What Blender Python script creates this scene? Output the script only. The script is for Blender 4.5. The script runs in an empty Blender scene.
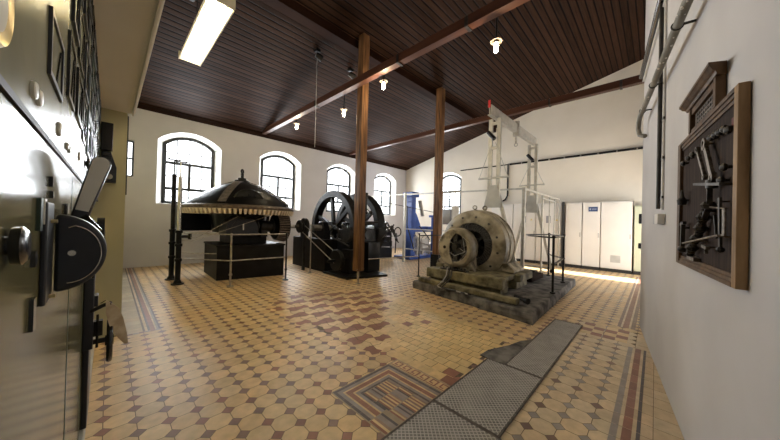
import bpy, bmesh, math, random
from mathutils import Vector, Matrix, Euler
random.seed(7)
PI = math.pi
C = bpy.context.scene.collection
WM = {}          # world matrix of every empty / root made here


# ---------------------------------------------------------------- materials
def new_mat(name):
    m = bpy.data.materials.new(name)
    m.use_nodes = True
    nt = m.node_tree
    b = nt.nodes['Principled BSDF']
    return m, nt, b


def pm(name, c1, c2=None, scale=8.0, rough=0.5, metal=0.0, bump=0.0, detail=6.0, stretch=None,
       rough2=None, lo=0.35, hi=0.65, coat=0.0, spec=None):
    m, nt, b = new_mat(name)
    b.inputs['Roughness'].default_value = rough
    b.inputs['Metallic'].default_value = metal
    if coat:
        b.inputs['Coat Weight'].default_value = coat
        b.inputs['Coat Roughness'].default_value = 0.12
    if spec is not None:
        b.inputs['Specular IOR Level'].default_value = spec
    if c2 is None:
        b.inputs['Base Color'].default_value = (*c1, 1)
        if not bump:
            return m
    tc = nt.nodes.new('ShaderNodeTexCoord')
    mp = nt.nodes.new('ShaderNodeMapping')
    if stretch:
        mp.inputs['Scale'].default_value = stretch
    nz = nt.nodes.new('ShaderNodeTexNoise')
    nz.inputs['Scale'].default_value = scale
    nz.inputs['Detail'].default_value = detail
    nt.links.new(tc.outputs['Object'], mp.inputs[0])
    nt.links.new(mp.outputs[0], nz.inputs['Vector'])
    if c2 is not None:
        r = nt.nodes.new('ShaderNodeValToRGB')
        r.color_ramp.elements[0].position = lo
        r.color_ramp.elements[1].position = hi
        r.color_ramp.elements[0].color = (*c1, 1)
        r.color_ramp.elements[1].color = (*c2, 1)
        nt.links.new(nz.outputs['Fac'], r.inputs[0])
        nt.links.new(r.outputs[0], b.inputs['Base Color'])
    if rough2 is not None:
        mr = nt.nodes.new('ShaderNodeMapRange')
        mr.inputs[3].default_value = rough
        mr.inputs[4].default_value = rough2
        nt.links.new(nz.outputs['Fac'], mr.inputs[0])
        nt.links.new(mr.outputs[0], b.inputs['Roughness'])
    if bump:
        bp = nt.nodes.new('ShaderNodeBump')
        bp.inputs['Strength'].default_value = bump
        bp.inputs['Distance'].default_value = 0.02
        nt.links.new(nz.outputs['Fac'], bp.inputs['Height'])
        nt.links.new(bp.outputs[0], b.inputs['Normal'])
    return m


def emit(name, col, s):
    m, nt, b = new_mat(name)
    b.inputs['Base Color'].default_value = (*col, 1)
    b.inputs['Emission Color'].default_value = (*col, 1)
    b.inputs['Emission Strength'].default_value = s
    return m


def glass_mat(name):
    m, nt, b = new_mat(name)
    nt.nodes.remove(b)
    out = nt.nodes['Material Output']
    t = nt.nodes.new('ShaderNodeBsdfTransparent')
    g = nt.nodes.new('ShaderNodeBsdfGlossy')
    g.inputs['Roughness'].default_value = 0.03
    mx = nt.nodes.new('ShaderNodeMixShader')
    mx.inputs[0].default_value = 0.06
    nt.links.new(t.outputs[0], mx.inputs[1])
    nt.links.new(g.outputs[0], mx.inputs[2])
    nt.links.new(mx.outputs[0], out.inputs[0])
    return m


def wood_mat(name, c1, c2, scale=6, stretch=(1, 1, .08), rough=.5, bump=.15, spec=.25):
    return pm(name, c1, c2, scale=scale, stretch=stretch, rough=rough, bump=bump, lo=.3, hi=.7, detail=8, spec=spec)


def ceiling_mat():
    m, nt, b = new_mat('ceiling_boards')
    N = nt.nodes.new
    L = nt.links.new
    tc = N('ShaderNodeTexCoord')
    sp = N('ShaderNodeSeparateXYZ')
    L(tc.outputs['Object'], sp.inputs[0])
    dv = N('ShaderNodeMath'); dv.operation = 'DIVIDE'; dv.inputs[1].default_value = 0.125
    L(sp.outputs['Y'], dv.inputs[0])
    fr = N('ShaderNodeMath'); fr.operation = 'FRACT'
    fl = N('ShaderNodeMath'); fl.operation = 'FLOOR'
    L(dv.outputs[0], fr.inputs[0]); L(dv.outputs[0], fl.inputs[0])
    # groove mask: distance from the board's edge
    ab = N('ShaderNodeMath'); ab.operation = 'PINGPONG'; ab.inputs[1].default_value = 0.5
    L(fr.outputs[0], ab.inputs[0])
    gr = N('ShaderNodeMapRange'); gr.inputs[1].default_value = 0.05; gr.inputs[2].default_value = 0.15
    L(ab.outputs[0], gr.inputs[0])
    # per-board colour
    wn = N('ShaderNodeTexWhiteNoise'); wn.noise_dimensions = '1D'
    L(fl.outputs[0], wn.inputs['W'])
    mp = N('ShaderNodeMapping'); mp.inputs['Scale'].default_value = (.6, 9, 9)
    L(tc.outputs['Object'], mp.inputs[0])
    nz = N('ShaderNodeTexNoise'); nz.inputs['Scale'].default_value = 3; nz.inputs['Detail'].default_value = 8
    L(mp.outputs[0], nz.inputs['Vector'])
    ad = N('ShaderNodeMath'); ad.operation = 'MULTIPLY_ADD'; ad.inputs[1].default_value = .35
    L(wn.outputs[0], ad.inputs[0]); L(nz.outputs['Fac'], ad.inputs[2])
    rp = N('ShaderNodeValToRGB')
    rp.color_ramp.elements[0].position = .35; rp.color_ramp.elements[0].color = (.017, .0075, .0042, 1)
    rp.color_ramp.elements[1].position = .95; rp.color_ramp.elements[1].color = (.056, .027, .0165, 1)
    L(ad.outputs[0], rp.inputs[0])
    mx = N('ShaderNodeMix'); mx.data_type = 'RGBA'
    mx.inputs['A'].default_value = (.004, .002, .0015, 1)
    L(gr.outputs[0], mx.inputs['Factor']); L(rp.outputs[0], mx.inputs['B'])
    L(mx.outputs['Result'], b.inputs['Base Color'])
    b.inputs['Roughness'].default_value = .6; b.inputs['Specular IOR Level'].default_value = .08
    bp = N('ShaderNodeBump'); bp.inputs['Strength'].default_value = .8; bp.inputs['Distance'].default_value = .012
    L(gr.outputs[0], bp.inputs['Height']); L(bp.outputs[0], b.inputs['Normal'])
    return m


def tile_mat():
    m, nt, b = new_mat('floor_tiles')
    N = nt.nodes.new
    L = nt.links.new
    at = N('ShaderNodeAttribute'); at.attribute_name = 'tint'
    tc = N('ShaderNodeTexCoord')
    nz = N('ShaderNodeTexNoise'); nz.inputs['Scale'].default_value = 14; nz.inputs['Detail'].default_value = 8
    n2 = N('ShaderNodeTexNoise'); n2.inputs['Scale'].default_value = .8; n2.inputs['Detail'].default_value = 5
    L(tc.outputs['Object'], nz.inputs['Vector']); L(tc.outputs['Object'], n2.inputs['Vector'])
    r = N('ShaderNodeMapRange'); r.inputs[1].default_value = .3; r.inputs[2].default_value = .7
    r.inputs[3].default_value = .82; r.inputs[4].default_value = 1.08
    L(nz.outputs['Fac'], r.inputs[0])
    r2 = N('ShaderNodeMapRange'); r2.inputs[1].default_value = .3; r2.inputs[2].default_value = .7
    r2.inputs[3].default_value = .84; r2.inputs[4].default_value = 1.06
    L(n2.outputs['Fac'], r2.inputs[0])
    ml = N('ShaderNodeMath'); ml.operation = 'MULTIPLY'
    L(r.outputs[0], ml.inputs[0]); L(r2.outputs[0], ml.inputs[1])
    vm = N('ShaderNodeVectorMath'); vm.operation = 'SCALE'
    L(at.outputs['Color'], vm.inputs[0]); L(ml.outputs[0], vm.inputs['Scale'])
    L(vm.outputs[0], b.inputs['Base Color'])
    rr = N('ShaderNodeMapRange'); rr.inputs[3].default_value = .30; rr.inputs[4].default_value = .55
    L(n2.outputs['Fac'], rr.inputs[0]); L(rr.outputs[0], b.inputs['Roughness'])
    bp = N('ShaderNodeBump'); bp.inputs['Strength'].default_value = .12; bp.inputs['Distance'].default_value = .004
    L(nz.outputs['Fac'], bp.inputs['Height']); L(bp.outputs[0], b.inputs['Normal'])
    return m


def tread_mat():
    # chequered steel plate: raised diamond mesh on grey iron
    m, nt, b = new_mat('tread_plate')
    N = nt.nodes.new
    L = nt.links.new
    tc = N('ShaderNodeTexCoord')
    mp = N('ShaderNodeMapping'); mp.inputs['Rotation'].default_value = (0, 0, PI / 4)
    mp.inputs['Scale'].default_value = (42, 42, 42)
    L(tc.outputs['Object'], mp.inputs[0])
    sp = N('ShaderNodeSeparateXYZ'); L(mp.outputs[0], sp.inputs[0])
    outs = []
    for ax in 'XY':
        p = N('ShaderNodeMath'); p.operation = 'PINGPONG'; p.inputs[1].default_value = .5
        L(sp.outputs[ax], p.inputs[0]); outs.append(p)
    mn = N('ShaderNodeMath'); mn.operation = 'MINIMUM'
    L(outs[0].outputs[0], mn.inputs[0]); L(outs[1].outputs[0], mn.inputs[1])
    g = N('ShaderNodeMapRange'); g.inputs[1].default_value = .05; g.inputs[2].default_value = .2
    g.inputs[3].default_value = 1; g.inputs[4].default_value = 0
    L(mn.outputs[0], g.inputs[0])
    nz = N('ShaderNodeTexNoise'); nz.inputs['Scale'].default_value = 7; nz.inputs['Detail'].default_value = 8
    L(tc.outputs['Object'], nz.inputs['Vector'])
    rp = N('ShaderNodeValToRGB')
    rp.color_ramp.elements[0].position = .3; rp.color_ramp.elements[0].color = (.12, .115, .112, 1)
    rp.color_ramp.elements[1].position = .7; rp.color_ramp.elements[1].color = (.27, .262, .258, 1)
    L(nz.outputs['Fac'], rp.inputs[0])
    mx = N('ShaderNodeMix'); mx.data_type = 'RGBA'; mx.inputs['B'].default_value = (.46, .44, .42, 1)
    L(g.outputs[0], mx.inputs['Factor']); L(rp.outputs[0], mx.inputs['A'])
    L(mx.outputs['Result'], b.inputs['Base Color'])
    b.inputs['Metallic'].default_value = .35; b.inputs['Roughness'].default_value = .5
    bp = N('ShaderNodeBump'); bp.inputs['Strength'].default_value = .6; bp.inputs['Distance'].default_value = .003
    L(g.outputs[0], bp.inputs['Height']); L(bp.outputs[0], b.inputs['Normal'])
    return m


M = dict(
    wall=pm('wall_plaster', (.555, .535, .535), (.605, .585, .585), scale=1.6, rough=.85, bump=.08, lo=.3, hi=.7),  # one wall paint throughout; this copy darkened for the backlit window wall
    wall_b=pm('lit_wall_plaster', (.74, .68, .575), (.79, .73, .63), scale=1.6, rough=.85, bump=.08, lo=.3, hi=.7),  # same wall paint, lightened and warmed where more light falls
    wall_r=pm('right_wall_plaster', (.46, .440, .435), (.55, .53, .525), scale=1.3, rough=.8, bump=.10, lo=.3, hi=.7),  # same wall paint, darkened for the weaker light on the right
    reveal=pm('window_reveal_paint', (.82, .81, .77), rough=.8),
    cream=pm('cream_oil_paint', (.58, .53, .30), (.62, .57, .34), scale=2, rough=.45),
    soffit=pm('soffit_paint', (.80, .76, .70), (.84, .80, .75), scale=2, rough=.7),
    white=pm('white_moulding', (.75, .71, .62), rough=.6),
    ceil=ceiling_mat(),
    darkwood=wood_mat('dark_brown_timber', (.012, .005, .003), (.028, .011, .006), stretch=(.1, 1, 1), spec=.05, rough=.7),
    beam=wood_mat('red_brown_beam', (.045, .015, .008), (.105, .040, .021), stretch=(1, .07, 1), rough=.45),
    post=wood_mat('orange_brown_post', (.04, .018, .008), (.25, .125, .052), scale=26, stretch=(1, 1, .07), rough=.45),
    frame=pm('dark_grey_window_iron', (.035, .04, .045), rough=.5),
    glass=glass_mat('window_glass'),
    grout=pm('grout', (.10, .07, .05), (.16, .12, .08), scale=20, rough=.8),
    tile=tile_mat(), tread=tread_mat(),
    steel_edge=pm('rusty_angle_iron', (.07, .06, .055), (.14, .12, .11), scale=20, rough=.6, metal=.3),
    concrete=pm('dirty_concrete', (.022, .020, .019), (.19, .175, .16), scale=6, rough=.85, bump=.5, detail=10),
    black=pm('black_machine_paint', (.0025, .0025, .003), (.005, .005, .0055), scale=6, rough=.28, spec=.2),
    blackmat=pm('matt_black_iron', (.004, .0038, .0038), (.011, .010, .0095), scale=12, rough=.45, bump=.1, spec=.22),
    base_black=pm('black_painted_concrete', (.004, .0035, .0035), (.009, .008, .008), scale=5, rough=.5, bump=.1, spec=.2),
    iron=pm('dark_iron', (.016, .015, .014), (.045, .041, .038), scale=10, rough=.45, metal=.5),
    chrome=pm('bright_steel', (.62, .60, .57), rough=.25, metal=.9),
    steel=pm('worn_steel', (.30, .28, .25), (.5, .47, .43), scale=14, rough=.4, metal=.8),
    alu=pm('aluminium', (.40, .39, .35), (.52, .50, .45), scale=9, rough=.45, metal=.5),
    grey=pm('light_grey_paint', (.42, .42, .40), (.50, .50, .48), scale=6, rough=.5),
    teeth=pm('pale_wooden_teeth', (.62, .50, .36), (.80, .70, .55), scale=30, rough=.55),
    geariron=pm('brown_gear_iron', (.07, .052, .038), (.16, .12, .09), scale=16, rough=.5, metal=.4),
    gen=pm('grimy_beige_generator_paint', (.045, .033, .014), (.37, .32, .23), scale=5.5, rough=.5, bump=.15, detail=10, lo=.36, hi=.58),
    gen2=pm('beige_generator_shell', (.09, .07, .035), (.37, .325, .24), scale=4.2, rough=.45, bump=.08, detail=9, lo=.3, hi=.6),
    gen3=pm('greenish_crusted_iron', (.055, .045, .02), (.27, .235, .135), scale=7, rough=.7, bump=.5, detail=10, lo=.35, hi=.65),
    winding=pm('dark_copper_windings', (.006, .0055, .006), (.06, .055, .05), scale=35, rough=.5, bump=.5),
    cable=pm('black_cable', (.012, .012, .013), rough=.5),
    cablegrey=pm('grey_cable', (.35, .34, .33), rough=.5),
    blue=pm('blue_machine_paint', (.03, .075, .30), (.05, .11, .40), scale=5, rough=.35),
    cab=pm('white_cabinet_paint', (.70, .68, .65), (.74, .72, .69), scale=2, rough=.4),
    cabgreen=pm('pale_green_cabinet_paint', (.52, .55, .42), rough=.45),
    plinth=pm('dark_plinth', (.03, .028, .027), rough=.6),
    signblue=pm('blue_sign', (.02, .05, .16), rough=.4),
    signtext=pm('sign_marks', (.45, .5, .6), rough=.5),
    panel_up=pm('yellowish_enamel_panel', (.17, .16, .085), (.24, .225, .13), scale=2.5, rough=.22, rough2=.30, spec=.10),
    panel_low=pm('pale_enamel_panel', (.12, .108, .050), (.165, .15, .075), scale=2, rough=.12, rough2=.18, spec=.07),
    marble=pm('white_label_and_reflection', (.80, .78, .70), rough=.3),  # labels, and the reflection painted on the lever arm
    bake=pm('black_bakelite', (.012, .013, .017), rough=.22, coat=.5),
    bakedk=pm('satin_black_switch_cover', (.018, .020, .026), (.028, .030, .038), scale=12, rough=.35),
    brass=pm('brass', (.6, .5, .28), rough=.3, metal=.8),
    greeny=pm('dark_green_strip', (.03, .055, .035), rough=.35),
    paper=pm('stained_paper_tag', (.40, .31, .20), (.58, .50, .36), scale=16, rough=.8),
    red=pm('red_label', (.5, .02, .02), rough=.5), redtag=pm('dark_red_tag', (.10, .012, .010), rough=.7),
    yellow=pm('yellow_label', (.75, .6, .08), rough=.5),
    boardwood=wood_mat('old_board_frame_wood', (.035, .017, .008), (.14, .075, .034), scale=14, stretch=(1, 1, .1), rough=.5),
    boardside=wood_mat('worn_light_oak_edge', (.10, .050, .018), (.36, .23, .12), scale=18, stretch=(1, 1, .15), rough=.55),
    boardpanel=pm('blackened_board', (.016, .010, .008), (.045, .028, .021), scale=8, stretch=(6, 1, .4), rough=.8, spec=.15),
    toolsteel=pm('tarnished_tool_steel', (.055, .045, .035), (.26, .22, .18), scale=30, rough=.35, metal=.7),
    tooldark=pm('dark_tool_iron', (.012, .010, .009), (.045, .038, .03), scale=30, rough=.45, metal=.4),
    duct=pm('stained_grey_pipe', (.10, .09, .065), (.22, .20, .16), scale=5, rough=.5, detail=9),
    mortar=pm('plaster_spots', (.7, .66, .6), rough=.9),
    lampwhite=pm('lamp_body_cream', (.62, .55, .38), rough=.5),
    tube=emit('fluorescent_tube_glow', (1.0, .92, .66), 22),
    diffuser=emit('fluorescent_reflector_glow', (1.0, .84, .42), .35),
    dome=pm('dull_black_dome_paint', (.003, .003, .0035), (.006, .006, .0065), scale=5, rough=.42, spec=.12),
    bulb=emit('warm_bulb_glow', (1.0, .85, .55), 60),
    boxwhite=pm('white_plastic', (.62, .60, .57), rough=.4),
    boxgrey=pm('grey_plastic', (.28, .28, .30), rough=.4),
)


# ---------------------------------------------------------------- mesh builder
class MB:
    def __init__(s):
        s.v = []; s.f = []; s.mi = []; s.cur = 0

    def add(s, vs, fs):
        o = len(s.v)
        s.v += [tuple(v) for v in vs]
        for f in fs:
            s.f.append([i + o for i in f]); s.mi.append(s.cur)
        return s

    def box(s, x0, x1, y0, y1, z0, z1):
        x0, x1 = sorted((x0, x1)); y0, y1 = sorted((y0, y1)); z0, z1 = sorted((z0, z1))
        vs = [(x, y, z) for x in (x0, x1) for y in (y0, y1) for z in (z0, z1)]
        return s.add(vs, [(0, 1, 3, 2), (4, 6, 7, 5), (0, 4, 5, 1), (2, 3, 7, 6), (0, 2, 6, 4), (1, 5, 7, 3)])

    def bar(s, p0, p1, w, h, up=(0, 0, 1)):
        p0 = Vector(p0); p1 = Vector(p1); d = (p1 - p0).normalized()
        u = Vector(up)
        if abs(d.dot(u)) > .98: u = Vector((1, 0, 0))
        r = d.cross(u).normalized(); u = r.cross(d).normalized()
        vs = [p + r * a * w / 2 + u * b * h / 2 for p in (p0, p1) for a, b in ((-1, -1), (1, -1), (1, 1), (-1, 1))]
        return s.add(vs, [(3, 2, 1, 0), (4, 5, 6, 7), (0, 1, 5, 4), (1, 2, 6, 5), (2, 3, 7, 6), (3, 0, 4, 7)])

    @staticmethod
    def frame(d):
        d = Vector(d).normalized()
        u = Vector((0, 0, 1)) if abs(d.z) < .9 else Vector((1, 0, 0))
        r = d.cross(u).normalized(); u = r.cross(d).normalized()
        return d, r, u

    def lathe(s, prof, origin, axis, n=24, closed=False):
        """prof: list of (radius, distance along axis)"""
        o = Vector(origin); d, r, u = s.frame(axis)
        vs = []
        for (R, t) in prof:
            for k in range(n):
                a = 2 * PI * k / n
                vs.append(o + d * t + (r * math.cos(a) + u * math.sin(a)) * max(R, 1e-5))
        fs = []
        m = len(prof)
        for i in range(m if closed else m - 1):
            j = (i + 1) % m
            for k in range(n):
                l = (k + 1) % n
                fs.append((i * n + k, i * n + l, j * n + l, j * n + k))
        return s.add(vs, fs)

    def cyl(s, p0, p1, r0, r1=None, n=16):
        p0 = Vector(p0); p1 = Vector(p1); L = (p1 - p0).length
        if r1 is None: r1 = r0
        return s.lathe([(0, 0), (r0, 0), (r1, L), (0, L)], p0, p1 - p0, n)

    def tube(s, pts, r, n=8):
        pts = [Vector(p) for p in pts]
        vs = []; fs = []
        d0 = (pts[1] - pts[0]).normalized()
        _, rr, uu = s.frame(d0)
        for i, p in enumerate(pts):
            if i == 0: d = pts[1] - pts[0]
            elif i == len(pts) - 1: d = pts[-1] - pts[-2]
            else: d = (pts[i + 1] - pts[i]).normalized() + (pts[i] - pts[i - 1]).normalized()
            d.normalize()
            rr = (rr - d * rr.dot(d)).normalized(); uu = rr.cross(d)
            for k in range(n):
                a = 2 * PI * k / n
                vs.append(p + (rr * math.cos(a) + uu * math.sin(a)) * r)
        for i in range(len(pts) - 1):
            for k in range(n):
                l = (k + 1) % n
                fs.append((i * n + k, i * n + l, (i + 1) * n + l, (i + 1) * n + k))
        fs.append(list(range(n - 1, -1, -1))); fs.append([(len(pts) - 1) * n + k for k in range(n)])
        return s.add(vs, fs)

    def torus(s, c, axis, R, r, n=28, m=8, a0=0, a1=2 * PI):
        c = Vector(c); d, rr, uu = s.frame(axis)
        full = abs(a1 - a0 - 2 * PI) < 1e-4
        cnt = n if full else n + 1
        vs = []; fs = []
        for i in range(cnt):
            a = a0 + (a1 - a0) * i / n
            e = rr * math.cos(a) + uu * math.sin(a)
            for k in range(m):
                b = 2 * PI * k / m
                vs.append(c + e * (R + r * math.cos(b)) + d * r * math.sin(b))
        for i in range(n):
            j = (i + 1) % cnt
            for k in range(m):
                l = (k + 1) % m
                fs.append((i * m + k, i * m + l, j * m + l, j * m + k))
        return s.add(vs, fs)

    def ball(s, c, r, n=12, sc=(1, 1, 1)):
        c = Vector(c); vs = []; fs = []; h = n // 2
        for i in range(h + 1):
            t = PI * i / h
            for k in range(n):
                a = 2 * PI * k / n
                vs.append(c + Vector((math.sin(t) * math.cos(a) * sc[0], math.sin(t) * math.sin(a) * sc[1], math.cos(t) * sc[2])) * r)
        for i in range(h):
            for k in range(n):
                l = (k + 1) % n
                fs.append((i * n + k, i * n + l, (i + 1) * n + l, (i + 1) * n + k))
        return s.add(vs, fs)

    def prism(s, poly, ax, a, b):
        """2-D polygon extruded along axis ax from a to b ('x': poly=(y,z), 'y': (x,z), 'z': (x,y))"""
        def P(p, t):
            return {'x': (t, p[0], p[1]), 'y': (p[0], t, p[1]), 'z': (p[0], p[1], t)}[ax]
        n = len(poly)
        vs = [P(p, a) for p in poly] + [P(p, b) for p in poly]
        fs = [list(range(n)), list(range(2 * n - 1, n - 1, -1))]
        fs += [(i, (i + 1) % n, n + (i + 1) % n, n + i) for i in range(n)]
        return s.add(vs, fs)

    def build(s, name, mat, parent=None, bevel=0, smooth=True, recalc=True):
        me = bpy.data.meshes.new(name)
        vs = s.v
        if parent is not None:
            inv = WM[parent.name].inverted()
            vs = [tuple(inv @ Vector(v)) for v in vs]
        me.from_pydata(vs, [], s.f)
        mats = mat if isinstance(mat, (list, tuple)) else [mat]
        for m in mats: me.materials.append(m)
        for p, k in zip(me.polygons, s.mi): p.material_index = k
        bm = bmesh.new(); bm.from_mesh(me)
        bmesh.ops.remove_doubles(bm, verts=bm.verts, dist=2e-5)
        bad = [f for f in bm.faces if f.calc_area() < 1e-10]
        bmesh.ops.delete(bm, geom=bad, context='FACES')
        if recalc: bmesh.ops.recalc_face_normals(bm, faces=bm.faces)
        bm.to_mesh(me); bm.free()
        if smooth:
            for p in me.polygons: p.use_smooth = True
            me.set_sharp_from_angle(angle=math.radians(38))
        me.update()
        o = bpy.data.objects.new(name, me)
        C.objects.link(o)
        if parent is not None:
            o.parent = parent; WM[o.name] = WM[parent.name]
        else:
            WM[o.name] = Matrix.Identity(4)
        if bevel:
            md = o.modifiers.new('Bevel', 'BEVEL')
            md.width = bevel; md.segments = 2; md.limit_method = 'ANGLE'; md.angle_limit = math.radians(40)
        return o


def thing(name, label, cat, loc=(0, 0, 0), rotz=0.0, group=None):
    o = bpy.data.objects.new(name, None)
    C.objects.link(o)
    o.location = loc; o.rotation_euler = (0, 0, rotz)
    o.empty_display_size = .1
    o['label'] = label; o['category'] = cat
    if group: o['group'] = group
    WM[o.name] = Matrix.Translation(loc) @ Matrix.Rotation(rotz, 4, 'Z')
    return o


def tag(o, label, cat, group=None, kind=None):
    o['label'] = label; o['category'] = cat
    if group: o['group'] = group
    if kind: o['kind'] = kind
    return o


def struct(o, label=None):
    o['kind'] = 'structure'
    if label: o['label'] = label
    return o


def copy_tree(o, parent=None):
    c = o.copy(); C.objects.link(c)
    if parent is not None: c.parent = parent
    for ch in list(o.children): copy_tree(ch, c)
    return c


# ---------------------------------------------------------------- room measures (metres)
YA = 9.40      # inner face of the window wall
XB = 10.80     # inner face of the cabinet wall
EAVE = 4.05
SL = 0.245
CAMZ = 1.32
def ceil_z(y): return EAVE + (YA - y) * SL
RA = math.radians(6.53)                      # the right wall runs off the room's axis by this angle
RD = Vector((math.cos(RA), math.sin(RA), 0)); RN = Vector((-math.sin(RA), math.cos(RA), 0))
RP = Vector((2.546, -0.149, 0))
def rwp(s, off, z): 
    p = RP + RD * s + RN * off
    return (p.x, p.y, z)


# ---------------------------------------------------------------- floor of separate tiles
def inside(p, poly):
    x, y = p; c = False; n = len(poly)
    for i in range(n):
        x1, y1 = poly[i]; x2, y2 = poly[(i + 1) % n]
        if (y1 > y) != (y2 > y) and x < (x2 - x1) * (y - y1) / (y2 - y1) + x1: c = not c
    return c


class Tiles:
    def __init__(s): s.v = []; s.f = []; s.c = []
    def add(s, poly, col, z=0.0, shrink=.0018):
        n = len(poly); cx = sum(p[0] for p in poly) / n; cy = sum(p[1] for p in poly) / n
        o = len(s.v)
        for x, y in poly:
            d = math.hypot(x - cx, y - cy) or 1
            k = 1 - shrink * 1.2 / d
            s.v.append((cx + (x - cx) * k, cy + (y - cy) * k, z))
        s.f.append(list(range(o, o + n))); s.c.append(col)


def vary(c, a=.10):
    k = 1 + random.uniform(-a, a); h = random.uniform(-.04, .04)
    return (c[0] * k, c[1] * k * (1 + h), c[2] * k * (1 + 2 * h))


YEL = (.68, .485, .255); YEL2 = (.64, .50, .33); RED = (.29, .125, .085); PUR = (.24, .145, .12); GRY = (.31, .265, .245)
DK = (.10, .08, .085)
T = Tiles()
P = 0.1495
R_MOS = (1.225, 1.835, 1.178, 1.755)
poly_yel = [(1.965, 1.17), (3.25, 1.17), (3.36, 1.75), (3.42, 2.1), (3.7, 2.9), (3.55, 3.2), (3.1, 3.05), (2.55, 2.35), (2.25, 2.2), (1.965, 1.86)]
poly_red = [(1.84, 1.86), (2.25, 2.2), (2.55, 2.35), (3.1, 3.05), (3.55, 3.2), (3.35, 3.95), (3.2, 4.25), (2.9, 4.35), (2.0, 4.5), (1.62, 3.6), (1.78, 2.9)]


def allin(x, y, poly, r=.075):
    return all(inside((x + a * r, y + b * r), poly) for a in (-1, 1) for b in (-1, 1))


def blocked(x, y):
    if R_MOS[0] + .05 < x < R_MOS[1] + .03 and R_MOS[2] - .1 < y < R_MOS[3] - .05: return True
    if .72 < y < 1.10 and -.3 < x < 2.6: return True
    if x < .40 and y > 4.16: return True
    if allin(x, y, poly_yel) or allin(x, y, poly_red): return True
    return False


for i in range(-3, 73):
    for j in range(-12, 64):
        ox = i * P + .003; oy = j * P - .007             # lattice of the small squares
        cx, cy = ox + P / 2, oy + P / 2
        in_room = -.08 < cx < 10.85 and cy < 9.45 and cy > -.5 + (cx > 5) * -1.2
        if not in_room: continue
        a = .275 * P
        if not blocked(cx, cy):
            base = YEL if cy > .68 or cx > 4.7 else YEL2
            if cy < .2 and cx < 4.7:                     # plain strip beside the right wall
                T.add([(ox, oy), (ox + P, oy), (ox + P, oy + P), (ox, oy + P)], vary(YEL2, .06)); continue
            T.add([(ox + a, oy), (ox + P - a, oy), (ox + P, oy + a), (ox + P, oy + P - a), (ox + P - a, oy + P),
                   (ox + a, oy + P), (ox, oy + P - a), (ox, oy + a)], vary(base, .09))
        if not blocked(ox, oy) and not (oy < .2 and ox < 4.7):
            c = random.choice([RED, PUR, PUR, PUR]) if oy > .68 else random.choice([GRY, GRY, PUR])
            T.add([(ox - a, oy), (ox, oy - a), (ox + a, oy), (ox, oy + a)], vary(c, .2))
# yellow rectangular tiles in running bond
q = .118
for i in range(0, 22):
    for j in range(0, 22):
        x = 1.965 + i * q; y = 1.05 + j * q + (i % 2) * .05
        if not inside((x + q / 2, y + q / 2), poly_yel): continue
        if (i, j) in ((0, 1), (1, 1), (8, 9), (6, 10), (9, 11), (10, 12)): col = RED
        else: col = (.70, .51, .25)
        T.add([(x, y), (x + q, y), (x + q, y + q), (x, y + q)], vary(col, .10), .0012, .003)
# interlocking bone-shaped tiles, red among yellow
q = .145; h = .026
for i in range(0, 18):
    for j in range(0, 22):
        x = 1.55 + i * q; y = 1.7 + j * q
        cx, cy = x + q / 2, y + q / 2
        if not inside((cx, cy), poly_red): continue
        s_ = 1 if (i + j) % 2 else -1
        red = (i + 2 * j) % 5 in (0, 1)
        T.add([(x, y), (cx, y + h * s_), (x + q, y), (x + q + h * s_, cy),
               (x + q, y + q), (cx, y + q - h * s_), (x, y + q), (x - h * s_, cy)], vary(RED if red else (.68, .50, .27), .14), .0016, .003)


def strip(x0, x1, y0, y1, along, col, seg, z=0.0015, alt=None):
    n = max(1, int(round(((x1 - x0) if along == 'x' else (y1 - y0)) / seg)))
    for k in range(n):
        c = vary(col if (alt is None or k % 2) else alt, .12)
        if along == 'x':
            a = x0 + (x1 - x0) * k / n; b = x0 + (x1 - x0) * (k + 1) / n
            T.add([(a, y0), (b, y0), (b, y1), (a, y1)], c, z, .001)
        else:
            a = y0 + (y1 - y0) * k / n; b = y0 + (y1 - y0) * (k + 1) / n
            T.add([(x0, a), (x1, a), (x1, b), (x0, b)], c, z, .001)


# striped border along the left wall
for x0, x1, c in ((.300, .318, DK), (.318, .342, YEL2), (.342, .362, DK), (.362, .405, RED), (.405, .420, YEL2), (.420, .438, GRY), (.438, .455, DK)):
    strip(x0, x1, 4.16, 9.38, 'y', c, .15)
strip(.12, .30, 4.16, 9.38, 'y', (.50, .42, .30), .16)
strip(.12, .455, 4.11, 4.16, 'x', PUR, .05, alt=GRY)
# striped border along the right wall, two runs
for y0, y1, c in ((.160, .198, GRY), (.140, .160, YEL2), (.092, .140, RED), (.072, .092, YEL2), (.052, .072, DK)):
    strip(.6, 4.06, y0, y1, 'x', c, .15)
for y0, y1, c in ((.315, .350, PUR), (.295, .315, YEL2), (.235, .295, RED), (.215, .235, YEL2), (.17, .215, PUR)):
    strip(4.78, 10.0, y0, y1, 'x', c, .12)
for k in range(4):
    for l in range(2):
        x = 4.15 + .125 * k; y0 = .215 + .235 * l
        T.add([(x, y0), (x + .125, y0), (x + .125, y0 + .11), (x, y0 + .11)], vary(RED if (k + l) % 2 else YEL, .1), .0015)
        T.add([(x, y0 + .11), (x + .125, y0 + .11), (x + .125, y0 + .225), (x, y0 + .225)], vary(YEL if (k + l) % 2 else RED, .1), .0015)
T.add([(1.215, 1.15), (1.965, 1.15), (1.965, 1.765), (1.215, 1.765)], (.36, .28, .19), .0004, 0)
# mosaic square: nested bars on two sides, bundles of rods inside
x0, x1, y0, y1 = R_MOS
off = 0
for w, c in ((.024, DK), (.030, GRY), (.014, YEL), (.040, RED), (.014, YEL), (.026, GRY), (.018, DK)):
    strip(x0 + off, x1 - off, y1 - off - w, y1 - off, 'x', c, .11)
    strip(x0 + off, x0 + off + w, y0 + .16, y1 - off - w, 'y', c, .11)
    strip(x1 - off - w, x1 - off, y0, y1 - off - w, 'y', c, .11)
    off += w
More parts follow.
